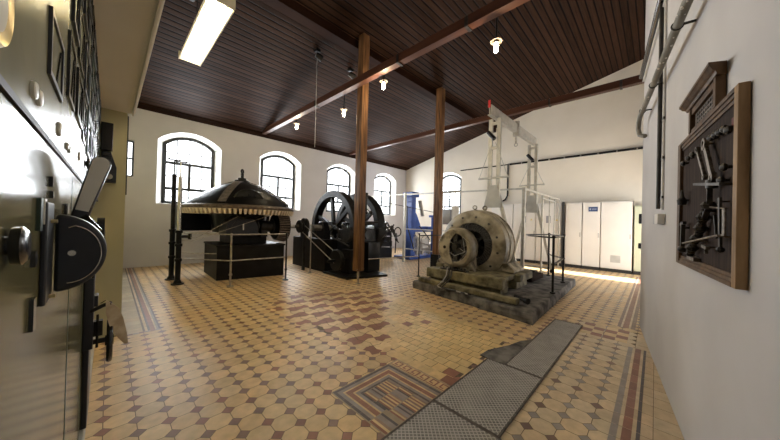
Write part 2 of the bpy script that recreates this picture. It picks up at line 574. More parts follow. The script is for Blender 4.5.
# the band only turns the far two corners; the left side carries it too
off2 = off
cols = [RED, YEL, GRY, YEL, PUR, DK, (.33, .21, .15), YEL, RED, GRY]
gx0, gx1, gy0, gy1 = x0 + off2, x1 - off, y0, y1 - off
for a in range(3):
    for b in range(3):
        bx0 = gx0 + (gx1 - gx0) * a / 3; bx1 = gx0 + (gx1 - gx0) * (a + 1) / 3 - .004
        by0 = gy0 + (gy1 - gy0) * b / 3; by1 = gy0 + (gy1 - gy0) * (b + 1) / 3 - .004
        for k in range(6):
            u0 = bx0 + (bx1 - bx0) * k / 6; u1 = bx0 + (bx1 - bx0) * (k + 1) / 6
            c = cols[(k * 3 + a * 2 + b * 5) % len(cols)]
            T.add([(u0, by0), (u1, by0), (u1, by1), (u0, by1)], vary(c, .12), .0015, .001)
for k in range(6):
    u0 = x0 + .02 * k
    T.add([(u0, y0), (u0 + .02, y0), (u0 + .02, y0 + .155), (u0, y0 + .155)], vary(cols[(k * 3) % 10], .1), .0015, .001)
# meander strip beyond the mosaic
for k in range(6):
    yb = 1.16 + k * .098
    T.add([(1.850, yb), (1.950, yb), (1.950, yb + .098), (1.850, yb + .098)], vary(YEL, .05), .0022, .001)
    for (a0, a1, b0, b1) in ((1.856, 1.944, .004, .018), (1.930, 1.944, .018, .060), (1.878, 1.944, .060, .074), (1.878, 1.892, .034, .060), (1.856, 1.868, .018, .094)):
        T.add([(a0, yb + b0), (a1, yb + b0), (a1, yb + b1), (a0, yb + b1)], vary(RED, .1), .0028, .0003)
# plain yellow fringe left where patterns meet is grout-coloured base
fme = bpy.data.meshes.new('floor')
base = [(-1.3, -2.0, -.002), (11.2, -2.0, -.002), (11.2, 9.8, -.002), (-1.3, 9.8, -.002)]
nb = len(T.v)
fme.from_pydata(T.v + base, [], T.f + [[nb, nb + 1, nb + 2, nb + 3]])
fme.materials.append(M['tile']); fme.materials.append(M['grout'])
fme.polygons[len(T.f)].material_index = 1
ca = fme.color_attributes.new('tint', 'FLOAT_COLOR', 'CORNER')
buf = []
for p in fme.polygons:
    c = T.c[p.index] if p.index < len(T.c) else (.12, .09, .06)
    buf += [c[0], c[1], c[2], 1] * len(p.vertices)
ca.data.foreach_set('color', buf)
fo = bpy.data.objects.new('floor', fme); C.objects.link(fo); fo['kind'] = 'structure'
fo['label'] = 'tiled floor of ochre octagons and small brown squares with patched inlays'


# ---------------------------------------------------------------- walls with arched windows
W_W, SILL, SPRING, CROWN, SPLAY, DEEP = 1.47, 1.65, 3.35, 3.66, .15, .30


def arch_pts(w, sill, spring, crown, n=14):
    """outline of the opening, from the left foot over the crown to the right foot"""
    pts = [(0, sill)]
    hgt = crown - spring
    R = (w * w / 4 + hgt * hgt) / (2 * hgt)
    cz = crown - R; a = math.asin(w / 2 / R)
    for k in range(n + 1):
        t = -a + 2 * a * k / n
        pts.append((w / 2 + R * math.sin(t), cz + R * math.cos(t)))
    pts.append((w, sill))
    return pts


def wall_with_windows(name, to3, u0, u1, ztop, wins, mat):
    """to3(u, z, d): point on the wall at depth d behind its inner face.  wins: left edges of arched openings"""
    mb = MB(); cur = u0
    def quad(a, b, za, zb, za2=None, zb2=None, d=0.0):
        za2 = za if za2 is None else za2; zb2 = zb if zb2 is None else zb2
        mb.add([to3(a, za, d), to3(b, za2, d), to3(b, zb2, d), to3(a, zb, d)], [(0, 1, 2, 3)])
    for w in sorted(wins):
        quad(cur, w, 0, ztop); quad(w, w + W_W, 0, SILL)
        pts = arch_pts(W_W, SILL, SPRING, CROWN)
        for (a, za), (b, zb) in zip(pts[1:-2], pts[2:-1]):
            quad(w + a, w + b, za, ztop, zb, ztop)
        cur = w + W_W
    quad(cur, u1, 0, ztop)
    # outer face, with the smaller outer openings
    cur = u0; D = .45
    for w in sorted(wins):
        a0 = w + SPLAY; a1 = w + W_W - SPLAY
        quad(cur, a0, 0, ztop, d=D); quad(a0, a1, 0, SILL, d=D); quad(a0, a1, CROWN - .09, ztop, d=D)
        cur = a1
    quad(cur, u1, 0, ztop, d=D)
    mb.cur = 1
    for w in wins:                                       # splayed reveals
        pi = [(w + a, z) for a, z in arch_pts(W_W, SILL, SPRING, CROWN)]
        po = [(w + SPLAY + a, z) for a, z in arch_pts(W_W - 2 * SPLAY, SILL + .02, SPRING - .03, CROWN - .10)]
        pq = po
        n = len(pi)
        for k in range(n):
            l = (k + 1) % n
            mb.add([to3(*pi[k], 0), to3(*pi[l], 0), to3(*po[l], DEEP), to3(*po[k], DEEP)], [(0, 1, 2, 3)])
            mb.add([to3(*po[k], DEEP), to3(*po[l], DEEP), to3(*pq[l], D), to3(*pq[k], D)], [(0, 1, 2, 3)])
    o = mb.build(name, [mat, M['reveal']], recalc=False, smooth=False)
    return struct(o)


def window(idx, to3, w, axis_dir, label):
    root = bpy.data.objects.new('window_%d' % idx, None); C.objects.link(root)
    c = to3(w + W_W / 2, SILL, DEEP - .02)
    root.location = c; root['kind'] = 'structure'; root['label'] = label
    WM[root.name] = Matrix.Translation(c)
    wi = W_W - 2 * SPLAY
    po = [(a, z) for a, z in arch_pts(wi, SILL + .03, SPRING - .03, CROWN - .10)]
    D0 = DEEP - .035
    f = MB(); t = MB()
    def bar(m, a, b, wd, dp):
        m.bar(to3(w + SPLAY + a[0], a[1], D0), to3(w + SPLAY + b[0], b[1], D0), wd, dp,
              up=(Vector(to3(0, 0, 1)) - Vector(to3(0, 0, 0))))
    for a, b in zip(po, po[1:] + po[:1]): bar(f, a, b, .12, .05)
    z1, z2 = 2.80, 2.09
    for z in (z1, z2): bar(f, (0, z), (wi, z), .075, .045)
    bar(f, (wi / 2, z2), (wi / 2, z1), .07, .04)
    def top(a):
        k = abs(a - wi / 2) / (wi / 2); return CROWN - .12 - .24 * k * k
    for k in (1, 2, 3): bar(t, (wi * k / 4, SILL + .05), (wi * k / 4, top(wi * k / 4)), .024, .012)
    for z in (1.86, 2.44, 3.10): bar(t, (.03, z), (wi - .03, z), .020, .012)
    f.build('window_frame', M['frame'], root); t.build('glazing_bar', M['frame'], root)
    g = MB()
    pts = [to3(w + SPLAY + a, z, D0 + .012) for a, z in po]
    pts2 = [to3(w + SPLAY + a, z, D0 + .018) for a, z in po]
    n = len(pts)
    g.add(pts + pts2, [list(range(n)), list(range(2 * n - 1, n - 1, -1))] + [(i, (i + 1) % n, n + (i + 1) % n, n + i) for i in range(n)])
    g.build('window_pane', M['glass'], root, smooth=False)


toA = lambda u, z, d: (u, YA + d, z)
toB = lambda u, z, d: (XB + d, u, z)
winsA = [.85, 3.43, 6.00, 8.57]
winB = [6.16]
wall_with_windows('wall_back', toA, .42, XB, 4.5, winsA, M['wall'])
wall_with_windows('wall_far', toB, -1.6, YA, 7.2, winB, M['wall_b'])
for i, w in enumerate(winsA): window(i + 1, toA, w, 'x', 'arched window %s in the long wall' % ['above the dome-covered gear', 'right of the dome', 'behind the flywheels', 'nearest the far corner'][i])
window(5, toB, winB[0], 'y', 'arched window beside the second timber post on the cabinet wall')

# slim rectangular window cut off by the left wall
mb = MB()
mb.add([(-.2, YA, 0), (.42, YA, 0), (.42, YA, 2.28), (-.2, YA, 2.28)], [(0, 1, 2, 3)])
mb.add([(-.2, YA, 3.19), (.42, YA, 3.19), (.42, YA, 4.5), (-.2, YA, 4.5)], [(0, 1, 2, 3)])
mb.add([(.405, YA, 2.28), (.42, YA, 2.28), (.42, YA, 3.19), (.405, YA, 3.19)], [(0, 1, 2, 3)])
mb.add([(-.2, YA, 2.28), (.15, YA, 2.28), (.15, YA, 3.19), (-.2, YA, 3.19)], [(0, 1, 2, 3)])
mb.add([(.405, YA, 2.28), (.405, YA, 3.19), (.405, YA + .3, 3.19), (.405, YA + .3, 2.28)], [(0, 1, 2, 3)])
mb.add([(.15, YA, 2.28), (.405, YA, 2.28), (.405, YA + .3, 2.28), (.15, YA + .3, 2.28)], [(0, 1, 2, 3)])
mb.add([(.15, YA, 3.19), (.405, YA, 3.19), (.405, YA + .3, 3.19), (.15, YA + .3, 3.19)], [(0, 1, 2, 3)])
struct(mb.build('wall_back', M['wall'], recalc=False, smooth=False))
root = bpy.data.objects.new('window_6', None); C.objects.link(root); root.location = (.28, YA + .08, 2.28)
root['kind'] = 'structure'; WM[root.name] = Matrix.Translation(root.location)
f = MB()
for a, b in (((.17, 2.30), (.39, 2.30)), ((.17, 3.17), (.39, 3.17)), ((.17, 2.30), (.17, 3.17)), ((.385, 2.30), (.385, 3.17)), ((.17, 2.74), (.39, 2.74))):
    f.bar((a[0], YA + .06, a[1]), (b[0], YA + .06, b[1]), .035, .04, up=(0, 1, 0))
f.build('window_frame', M['frame'], root)
g = MB(); g.box(.17, .39, YA + .07, YA + .076, 2.30, 3.17); g.build('window_pane', M['glass'], root)

# left wall beyond the switchboard, its end is the cream pillar; lintel over the switchboard
mb = MB(); mb.box(-1.1, .12, 4.22, YA + .45, 0, 6.0)
struct(mb.build('wall_left', M['cream']))
mb = MB(); mb.box(-1.1, .155, -1.4, 4.218, 2.45, 7.4)
mb.cur = 1
mb.box(.155, .168, -1.4, 4.218, 2.43, 2.50); mb.box(.168, .180, -1.4, 4.218, 2.455, 2.56)
struct(mb.build('trim_1', [M['soffit'], M['white']]))
mb = MB(); mb.box(.121, .134, 4.30, 4.36, 1.55, 2.44); struct(mb.build('trim_2', M['frame']))
mb = MB(); mb.box(-1.1, -.9, -1.4, 4.2, 0, 2.45); struct(mb.build('wall_left', M['cream']))
mb = MB(); mb.box(-.9, .3, -1.4, -.62, 0, 7.3); struct(mb.build('wall_front', M['wall_r']))

# right wall: long face, rounded far end, then the recess with a doorway beyond
mb = MB()
pl = [rwp(-2.9, 0, 0)[:2], rwp(2.50, 0, 0)[:2]]
rc = .12
cc = Vector(rwp(2.50, -rc, 0))
for k in range(1, 9):
    a = PI / 2 * k / 8
    p = cc + RN * rc * math.cos(a) + RD * rc * math.sin(a)
    pl.append((p.x, p.y))
pl.append(rwp(2.50 + rc, -1.5, 0)[:2]); pl.append(rwp(2.2, -1.5, 0)[:2]); pl.append(rwp(2.2, -.45, 0)[:2]); pl.append(rwp(-2.9, -.45, 0)[:2])
mb.prism(pl, 'z', 0, 7.3)
struct(mb.build('wall_right', M['wall_r']))
mb = MB()
YD = -1.25
mb.box(5.0, 8.78, YD - .3, YD, 0, 7.3); mb.box(9.50, XB, YD - .3, YD, 0, 7.3); mb.box(8.78, 9.50, YD - .3, YD, 2.25, 7.3)
struct(mb.build('wall_front', M['wall']))

# ceiling: boards on a single pitch, eaves board
mb = MB()
mb.add([(-1.2, YA + .5, ceil_z(YA + .5)), (XB + .5, YA + .5, ceil_z(YA + .5)), (XB + .5, -1.7, ceil_z(-1.7)), (-1.2, -1.7, ceil_z(-1.7)),
        (-1.2, YA + .5, ceil_z(YA + .5) + .15), (XB + .5, YA + .5, ceil_z(YA + .5) + .15), (XB + .5, -1.7, ceil_z(-1.7) + .15), (-1.2, -1.7, ceil_z(-1.7) + .15)],
       [(0, 1, 2, 3), (7, 6, 5, 4), (0, 4, 5, 1), (1, 5, 6, 2), (2, 6, 7, 3), (3, 7, 4, 0)])
struct(mb.build('ceiling', M['ceil'], smooth=False))
mb = MB(); mb.prism([(YA - .005, EAVE - .03), (YA - .24, EAVE + .035), (YA - .24, ceil_z(YA - .24) + .01), (YA - .005, EAVE + .02)], 'x', .125, XB - .01)
struct(mb.build('trim_3', M['darkwood']))

# ================================================================ floor plates and slab
def plate(x0, x1, y0, y1, label, z=.0):
    t = thing('floor_plate', label, 'floor plate', ((x0 + x1) / 2, (y0 + y1) / 2, 0), 0, 'chequered duct covers in the floor')
    m = MB(); m.box(x0 + .012, x1 - .012, y0 + .012, y1 - .012, .0015, .010 + z); m.build('tread_plate', M['tread'], t)
    e = MB()
    e.box(x0, x1, y0, y0 + .012, .0015, .013 + z); e.box(x0, x1, y1 - .012, y1, .0015, .013 + z)
    e.box(x0, x0 + .012, y0 + .012, y1 - .012, .0015, .012 + z); e.box(x1 - .012, x1, y0 + .012, y1 - .012, .0015, .012 + z)
    e.build('edge_iron', M['steel_edge'], t)
    return t


plate(.35, 1.70, .655, 1.165, 'nearest chequered steel floor plate, beside the striped tile mosaic')
plate(1.703, 2.62, .672, 1.165, 'middle chequered steel floor plate, wider than the one beyond it')
plate(2.623, 4.42, .672, 1.00, 'narrow far chequered steel floor plate leading towards the concrete slab')
mb = MB(); mb.prism([(2.63, 1.005), (3.42, 1.005), (3.30, 1.08), (3.08, 1.13), (2.80, 1.24), (2.63, 1.25)], 'z', .001, .006)
tag(mb.build('concrete_patch', M['concrete']), 'ragged grey concrete patch in the tiles beside the narrow floor plate', 'floor patch')

slab = [(4.30, 3.49), (3.93, 1.15), (7.34, 1.27), (7.5, 3.6)]
mb = MB()
random.seed(3)
ring = []
for (a, b) in zip(slab, slab[1:] + slab[:1]):
    for k in range(10):
        u = k / 10; ring.append((a[0] + (b[0] - a[0]) * u, a[1] + (b[1] - a[1]) * u))
cx = sum(p[0] for p in slab) / 4; cy = sum(p[1] for p in slab) / 4
n = len(ring); vs = []
for (z, k) in ((0.002, 1.0), (.07, .998), (.13, .994), (.155, .982)):
    for (x, y) in ring:
        j = random.uniform(-.007, .007)
        vs.append((cx + (x - cx) * (k + j), cy + (y - cy) * (k + j), z + (random.uniform(-.007, .004) if z > .1 else 0)))
fs = []
for i in range(3):
    for k in range(n):
        l = (k + 1) % n; fs.append((i * n + k, i * n + l, (i + 1) * n + l, (i + 1) * n + k))
fs.append([3 * n + k for k in range(n)]); fs.append([k for k in range(n - 1, -1, -1)])
mb.add(vs, fs)
tag(mb.build('concrete_slab', M['concrete'], smooth=False), 'low rough grey concrete slab on the tiles carrying the old beige generator', 'foundation')
ZS = .16

# ================================================================ generator
g = thing('generator', 'large grimy beige electric generator with exciter on the concrete slab', 'generator', (5.3, 2.66, ZS))
GY, GZ = 2.66, .90
X1 = (1, 0, 0)
m = MB()   # outer stator shell
prof = [(.445, 0), (.56, -.015), (.655, .02), (.690, .05), (.700, .10), (.700, .20), (.715, .205), (.715, .235), (.698, .24), (.698, .42),
        (.712, .425), (.712, .455), (.69, .47), (.66, .60), (.60, .64), (.45, .65), (.43, .60), (.43, .05)]
m.lathe(prof, (5.08, GY, GZ), X1, 64, closed=True)
st = m.build('stator_shell', M['gen2'], g)
for k in range(12):
    m = MB(); a = 2 * PI * k / 12 + .2
    p = Vector((5.055, GY + .565 * math.cos(a), GZ + .565 * math.sin(a)))
    m.cyl(p, p + Vector((.03, 0, 0)), .022, n=8)
    m.build('bolt', M['winding'], st)
for a in (.35, .95, 1.55, 2.3):
    m = MB()   # ventilation slots in the shell's crown
    y = GY + .699 * math.cos(a); z = GZ + .699 * math.sin(a)
    d = Vector((0, -math.sin(a), math.cos(a)))
    m.bar(Vector((5.5, y, z)) - d * .07, Vector((5.5, y, z)) + d * .07, .05, .012, up=(0, math.cos(a), math.sin(a)))
    m.build('vent_slot', M['winding'], st)
m = MB()   # windings, dark ring in the opening
m.lathe([(.30, .02), (.43, .0), (.44, .10), (.44, .52), (.30, .52), (.28, .10)], (5.10, GY, GZ), X1, 64, closed=True)
for k in range(48):
    a = 2 * PI * k / 48
    c, s_ = math.cos(a), math.sin(a)
    m.bar((5.075, GY + .30 * c, GZ + .30 * s_), (5.09, GY + .43 * math.cos(a + .12), GZ + .43 * math.sin(a + .12)), .018, .03)
m.build('stator_winding', M['winding'], g)
m = MB()   # rotor hub, arms and shaft; added dark disc blocks bright gaps behind the arms
m.cyl((4.45, GY, GZ), (6.0, GY, GZ), .055, n=20); m.cyl((5.12, GY, GZ), (5.5, GY, GZ), .12, n=24); m.cyl((5.42, GY, GZ), (5.46, GY, GZ), .275, n=40)
for k in range(6):
    a = PI * k / 3 + .3
    m.bar((5.25, GY, GZ), (5.25, GY + .28 * math.cos(a), GZ + .28 * math.sin(a)), .06, .05)
m.build('rotor', M['iron'], g)
m = MB()   # crescent bearing arms across the front
for a in (.1, PI * .5, PI * .93):
    p = Vector((5.03, GY + .63 * math.cos(a), GZ + .63 * math.sin(a)))
m.lathe([(.075, 0), (.12, 0), (.13, .03), (.13, .15), (.12, .18), (.075, .18)], (4.90, GY, GZ), X1, 28, closed=True)
m.prism([(GY - .13, GZ + .02), (GY + .13, GZ + .02), (GY + .17, .47), (GY - .17, .47)], 'x', 4.92, 5.04)
m.build('bearing_pedestal', M['gen'], g, bevel=.01)
ex = MB()  # exciter
ex.lathe([(.265, .00), (.29, -.02), (.34, -.01), (.368, .03), (.375, .07), (.375, .22), (.355, .255), (.30, .27), (.27, .22)], (4.55, GY + .06, GZ - .035), X1, 56, closed=True)
exo = ex.build('exciter_shell', M['gen2'], g)
m = MB()
m.cyl((4.60, GY, GZ - .02), (4.76, GY, GZ - .02), .14, n=32)
for k in range(6):
    a = PI * k / 3 + .5
    c, s_ = math.cos(a), math.sin(a)
    m.bar((4.62, GY + .04 + .12 * c, GZ - .035 + .12 * s_), (4.62, GY + .04 + .26 * c, GZ - .035 + .26 * s_), .09, .12)
m.cyl((4.66, GY + .04, GZ - .035), (4.75, GY + .04, GZ - .035), .27, n=40)
m.build('armature', M['winding'], g)
m = MB()   # cast cover closing the left half of the exciter's face
EY, EZ = GY + .06, GZ - .035
pts = [(0, 0)]
for k in range(15):
    a = PI / 2 - .25 + (PI * 1.10) * k / 14
    pts.append((EY - .335 * math.cos(a), EZ + .335 * math.sin(a)))
pts += [(EY + .02, EZ - .27), (EY + .08, EZ - .13), (EY + .09, EZ), (EY + .08, EZ + .13)]
m.prism(pts[1:], 'x', 4.525, 4.552)
cv = m.build('exciter_cover', M['gen'], g, bevel=.006)
m = MB(); m.cyl((4.515, EY + .19, EZ), (4.527, EY + .19, EZ), .03, n=16); m.build('bearing_hole', M['boardpanel'], cv)
m = MB()
for k in range(4):
    a = .4 + PI / 2 * k
    m.tube([(4.545, GY + .27 * math.cos(a + .9), GZ + .27 * math.sin(a + .9)), (4.52, GY - .05 + .2 * math.cos(a), GZ + .2 * math.sin(a)), (4.56, GY - .16, GZ - .1)], .006, 6)
m.build('brush_lead', M['cablegrey'], g)
m = MB()
m.torus((5.34, GY + .06, GZ + .765), (1, .5, 0), .038, .011, 20, 8); m.cyl((5.34, GY + .06, GZ + .69), (5.34, GY + .06, GZ + .735), .022)
m.build('lifting_eye', M['gen'], g)
m = MB()
m.torus((5.34, GY - .16, GZ + .75), (1, .5, 0), .038, .011, 20, 8); m.cyl((5.34, GY - .16, GZ + .67), (5.34, GY - .16, GZ + .72), .022)
m.build('lifting_eye', M['gen'], g)
m = MB()   # exciter foot and terminal board
m.prism([(GY + .28, GZ - .25), (GY - .20, GZ - .25), (GY - .30, .445), (GY + .36, .445)], 'x', 4.66, 4.80)
m.build('exciter_foot', M['gen'], g, bevel=.01)
m = MB()
m.box(4.46, 4.56, GY - .25, GY + .30, .447, .47)
for k in range(7): m.cyl((4.51, GY - .2 + .075 * k, .47), (4.51, GY - .2 + .075 * k, .505), .014, n=8)
m.build('terminal_board', M['iron'], g)
for s_ in (1, -1):
    m = MB(); m.prism([(GY + s_ * .42, .60), (GY + s_ * .70, .60), (GY + s_ * .84, .49), (GY + s_ * .84, .44), (GY + s_ * .40, .44)], 'x', 5.14, 5.66)
    m.build('stator_foot', M['gen'], g, bevel=.012)
bd = MB()  # bedplate and lower timbers
bd.box(4.42, 5.95, 1.80, 3.12, .345, .44); bd.box(4.40, 4.62, 1.74, 3.24, .265, .445); bd.box(5.1, 5.78, 1.70, 3.5, .30, .44)
bd.build('bedplate', M['gen3'], g, bevel=.02)
m = MB(); m.box(4.48, 4.80, 1.80, 3.20, .160, .263); m.box(5.15, 5.70, 1.78, 3.40, .160, .298); m.box(4.9, 5.1, 1.9, 3.2, .16, .343)
m.build('foundation_block', M['gen3'], g, bevel=.015)
m = MB(); m.bar((4.37, 3.36, .205), (4.17, 1.42, .205), .13, .085)
m.build('edge_timber', M['gen3'], g, bevel=.015)
m = MB(); m.cyl((4.35, 1.52, .235), (4.25, 1.34, .225), .032, n=14); m.cyl((4.26, 1.35, .225), (4.23, 1.30, .225), .045, n=14)
m.build('drain_pipe', M['blackmat'], g)

# loose cables from the exciter
random.seed(11)
for i, (dy, nm) in enumerate(((0, 'black cable looping highest'), (.05, 'black cable in the middle of the loose loops'), (-.05, 'black cable with the widest loop'))):
    m = MB()
    m.tube([(4.45, GY + .05 + dy, .50), (4.39, GY + .04 + dy, .49), (4.33, GY + .03 + dy, .36), (4.28, GY + .06 + dy, .27), (4.16, GY + .10 + dy, .19),
            (4.14 + .02 * i, GY + .02 + dy * 2, .172), (4.12 + .02 * i, GY - .10 + dy, .172), (4.15, GY - .26 + dy, .172), (4.12, GY - .42 - .05 * i, .172)], .011, 7)
    tag(m.build('cable', M['cable'] if i != 1 else M['cablegrey']), 'cut electric cables hanging from the exciter onto the slab', 'cable', 'cut cables in front of the generator')

# loose timber and pit covers behind on the slab
m = MB(); m.box(6.0, 6.78, 1.78, 1.95, .165, .27)
tag(m.build('timber_balk', M['darkwood'], bevel=.01), 'short dark timber balk lying on the slab near its front edge', 'timber')
m = MB(); m.box(6.95, 7.15, 2.0, 3.1, .165, .26)
tag(m.build('timber_balk', M['base_black'], bevel=.01), 'black timber balk lying across the rear of the slab', 'timber')

# low black handrail on the slab
h = thing('slab_handrail', 'low black pipe handrail on the corner of the concrete slab', 'handrail', (5.33, 1.35, ZS))
R1 = [(5.33, 1.25), (6.50, 1.345), (7.14, 1.77)]
for (x, y) in R1:
    m = MB(); m.cyl((x, y, .165), (x, y, 1.14), .020, n=10); m.cyl((x, y, .165), (x, y, .19), .045, n=12)
    m.ball((x, y, 1.13), .032, 10); m.ball((x, y, .66), .030, 10); m.build('post', M['blackmat'], h)
m = MB()
for z in (1.12, .66):
    m.tube([(5.33, 1.25, z), (6.50, 1.345, z), (7.14, 1.77, z)], .015, 8)
m.tube([(5.33, 1.25, 1.12), (5.75, 1.78, 1.12), (6.3, 2.0, 1.12), (7.1, 1.8, 1.12)], .014, 8)
m.build('rail', M['blackmat'], h)

# ================================================================ gantry crane
ga = thing('gantry_crane', 'tall aluminium gantry crane standing behind the generator', 'gantry', (7.3, 2.62, 0))
GB = 2.62
def trestle(x, zb, nm):
    m = MB()
    for dy in (-.095, .095):
        m.bar((x, GB + dy, 1.75), (x, GB + dy, 3.70), .075, .07, up=(1, 0, 0))
    for z in (2.0, 3.05, 3.6): m.bar((x, GB - .10, z), (x, GB + .10, z), .05, .06)
    up = m.build('upright', M['alu'], ga)
    m = MB()
    m.prism([(GB - .08, 2.20), (GB + .08, 2.20), (GB + .19, 1.80), (GB + .17, 1.70), (GB - .17, 1.70), (GB - .19, 1.80)], 'x', x - .055, x - .042)
    m.prism([(GB - .08, 2.20), (GB + .08, 2.20), (GB + .19, 1.80), (GB + .17, 1.70), (GB - .17, 1.70), (GB - .19, 1.80)], 'x', x + .042, x + .055)
    m.build('gusset_plate', M['grey'], ga)
    for s_ in (1, -1):
        m = MB(); m.bar((x, GB + s_ * .16, 1.80), (x, GB + s_ * .56, zb + .1), .07, .055, up=(1, 0, 0)); m.build('splayed_leg', M['alu'], ga)
        m = MB(); m.cyl((x - .03, GB + s_ * .56, zb + .06), (x + .03, GB + s_ * .56, zb + .06), .055, n=14); m.build('castor', M['blackmat'], ga)
    m = MB(); m.bar((x, GB - .56, zb + .13), (x, GB + .56, zb + .13), .06, .06, up=(1, 0, 0)); m.build('foot_beam', M['alu'], ga)
    m = MB(); zc = 2.36 if x < 7 else 2.5
    m.bar((x - .06, GB - .34, zc), (x - .06, GB + .34, zc), .03, .04)
    for s_ in (1, -1): m.tube([(x - .06, GB + s_ * .33, zc), (x - .06, GB + s_ * .04, 3.15)], .008, 6)
    m.build('guy_spreader', M['alu'], ga)
    m = MB(); m.cyl((x - .09, GB - .03, 3.22), (x - .09, GB + .12, 3.40), .045, n=14); m.build('rope_drum', M['blackmat'], ga)
trestle(6.02, .16, 'near'); trestle(8.66, 0, 'far')
m = MB()
m.box(5.72, 8.82, GB - .045, GB + .045, 3.70, 3.72); m.box(5.72, 8.82, GB - .045, GB + .045, 3.90, 3.92); m.box(5.72, 8.82, GB - .012, GB + .012, 3.72, 3.90)
m.box(5.72, 8.82, GB - .045, GB - .030, 3.72, 3.90)
m.build('beam', M['alu'], ga)
m = MB(); m.box(5.70, 5.715, GB - .02, GB + .03, 3.86, 4.02); m.build('end_label', M['red'], ga)
m = MB(); m.box(7.26, 7.34, GB - .07, GB + .07, 3.62, 4.0); m.box(7.28, 7.32, GB - .02, GB + .02, 3.45, 3.62); m.torus((7.30, GB, 3.40), (1, 0, 0), .04, .012, 16, 6)
m.build('trolley', M['steel'], ga)

# ================================================================ aluminium enclosure fence
fe = thing('enclosure_fence', 'tall open aluminium tube fence around the generator and blue machine', 'fence', (6.85, 4.1, 0))
FP = [(6.85, 5.98, 2.30), (6.85, 2.25, 2.22), (8.34, 2.25, 2.22), (9.05, 2.25, 2.21), (9.62, 2.25, 2.20), (10.2, 2.25, 2.20)]
for i, (x, y, zt) in enumerate(FP):
    w = (.075, .07, .045, .035, .035, .04)[i]
    m = MB(); m.box(x - w / 2, x + w / 2, y - w / 2, y + w / 2, .165 if i == 1 else .003, zt); m.build('post', M['alu'], fe, bevel=.006)
for (x, zt, dx) in ((4.55, 2.22, 0),):
    m = MB(); m.box(6.83, 6.87, x - .04, x + .04, .003, 2.22); m.build('post', M['alu'], fe)
m = MB()
m.bar((6.85, 5.98, 2.24), (6.85, 2.25, 2.19), .035, .04); m.bar((6.85, 2.25, 2.19), (10.25, 2.25, 2.18), .04, .045)
m.bar((8.34, 2.25, 2.08), (9.62, 2.25, 2.07), .03, .03)
m.bar((6.85, 6.03, 2.24), (6.85, 7.82, 2.24), .035, .04)
m.build('top_rail', M['alu'], fe)
m = MB(); m.box(6.82, 6.88, 7.82, 7.88, .003, 2.30); m.build('post', M['alu'], fe)
m = MB()
for z in (.45, 1.1): m.bar((6.85, 5.98, z), (6.85, 3.8, z), .022, .03)
m.build('lower_rail', M['grey'], fe)
m = MB(); m.tube([(5.62, 5.99, 1.94), (6.80, 5.99, 1.85)], .010, 6); m.tube([(6.90, 5.99, 1.842), (8.60, 5.99, 1.715)], .010, 6)
m.build('stay_wire', M['iron'], fe)

# ================================================================ timber posts and beams
def post(x, y, z0, z1, w, label):
    t = thing('timber_post', label, 'post', (x, y, z0), 0, 'timber roof posts')
    m = MB(); m.box(x - w / 2, x + w / 2, y - w / 2, y + w / 2, z0, z1); m.build('shaft', M['post'], t, bevel=.008)
    return t


tp = post(3.665, 4.455, .28, 5.22, .17, 'orange-brown timber roof post in front of the black flywheel engine')
m = MB()
m.cyl((3.665, 4.455, .012), (3.665, 4.455, .28), .022, n=14); m.cyl((3.665, 4.455, .002), (3.665, 4.455, .014), .05, n=16)
m.build('steel_prop', M['steel'], tp)
for s_ in (-1, 1):
    m = MB(); m.cyl((3.665 + s_ * .098, 4.39, .32), (3.665 + s_ * .083, 4.39, .32), .014, n=8); m.build('bolt', M['chrome'], tp)
tp2 = post(6.61, 4.51, .42, 5.20, .19, 'orange-brown timber roof post standing behind the beige generator')
m = MB(); m.box(6.48, 6.74, 4.38, 4.64, .003, .42); m.build('pier', M['base_black'], tp2, bevel=.01)

bt = thing('tie_beam', 'red-brown tie beam passing the flywheel post', 'beam', (3.45, 4.5, 4.07), 0, 'timber tie beams')
m = MB()
m.prism([(-.10, 4.07), (9.32, 4.07), (8.75, 4.21), (-.10, 4.21)], 'x', 3.40, 3.525)
m.build('timber', M['beam'], bt)
m = MB()
for y in (.9, 1.9, 3.2, 5.9): m.box(3.39, 3.40, y, y + .05, 4.075, 4.205); m.box(3.39, 3.53, y, y + .05, 4.058, 4.068)
m.build('strap', M['iron'], bt)
m = MB(); m.tube([(3.48, -.05, 4.223), (3.48, 8.2, 4.223)], .012, 6); m.build('conduit', M['cablegrey'], bt)
bt = thing('tie_beam', 'red-brown tie beam passing the post behind the generator', 'beam', (6.95, 4.5, 4.07), 0, 'timber tie beams')
m = MB()
m.prism([(-1.2, 4.07), (9.32, 4.07), (8.75, 4.21), (-1.2, 4.21)], 'x', 6.90, 7.02)
m.build('timber', M['beam'], bt)
m = MB()
for y in (.5, 1.75, 3.0): m.box(6.89, 6.90, y, y + .04, 4.075, 4.205); m.box(6.89, 7.03, y, y + .04, 4.058, 4.068)
m.build('strap', M['iron'], bt)
m = MB(); m.tube([(6.96, -.05, 4.223), (6.96, 8.2, 4.223)], .012, 6); m.build('conduit', M['cablegrey'], bt)
m = MB(); m.prism([(4.66, 5.04), (4.90, 5.04), (4.90, ceil_z(4.90) - .004), (4.66, ceil_z(4.66) - .004)], 'x', .85, XB - .01)
tag(m.build('purlin', M['darkwood']), 'heavy dark roof purlin lying on top of the two timber posts', 'beam')

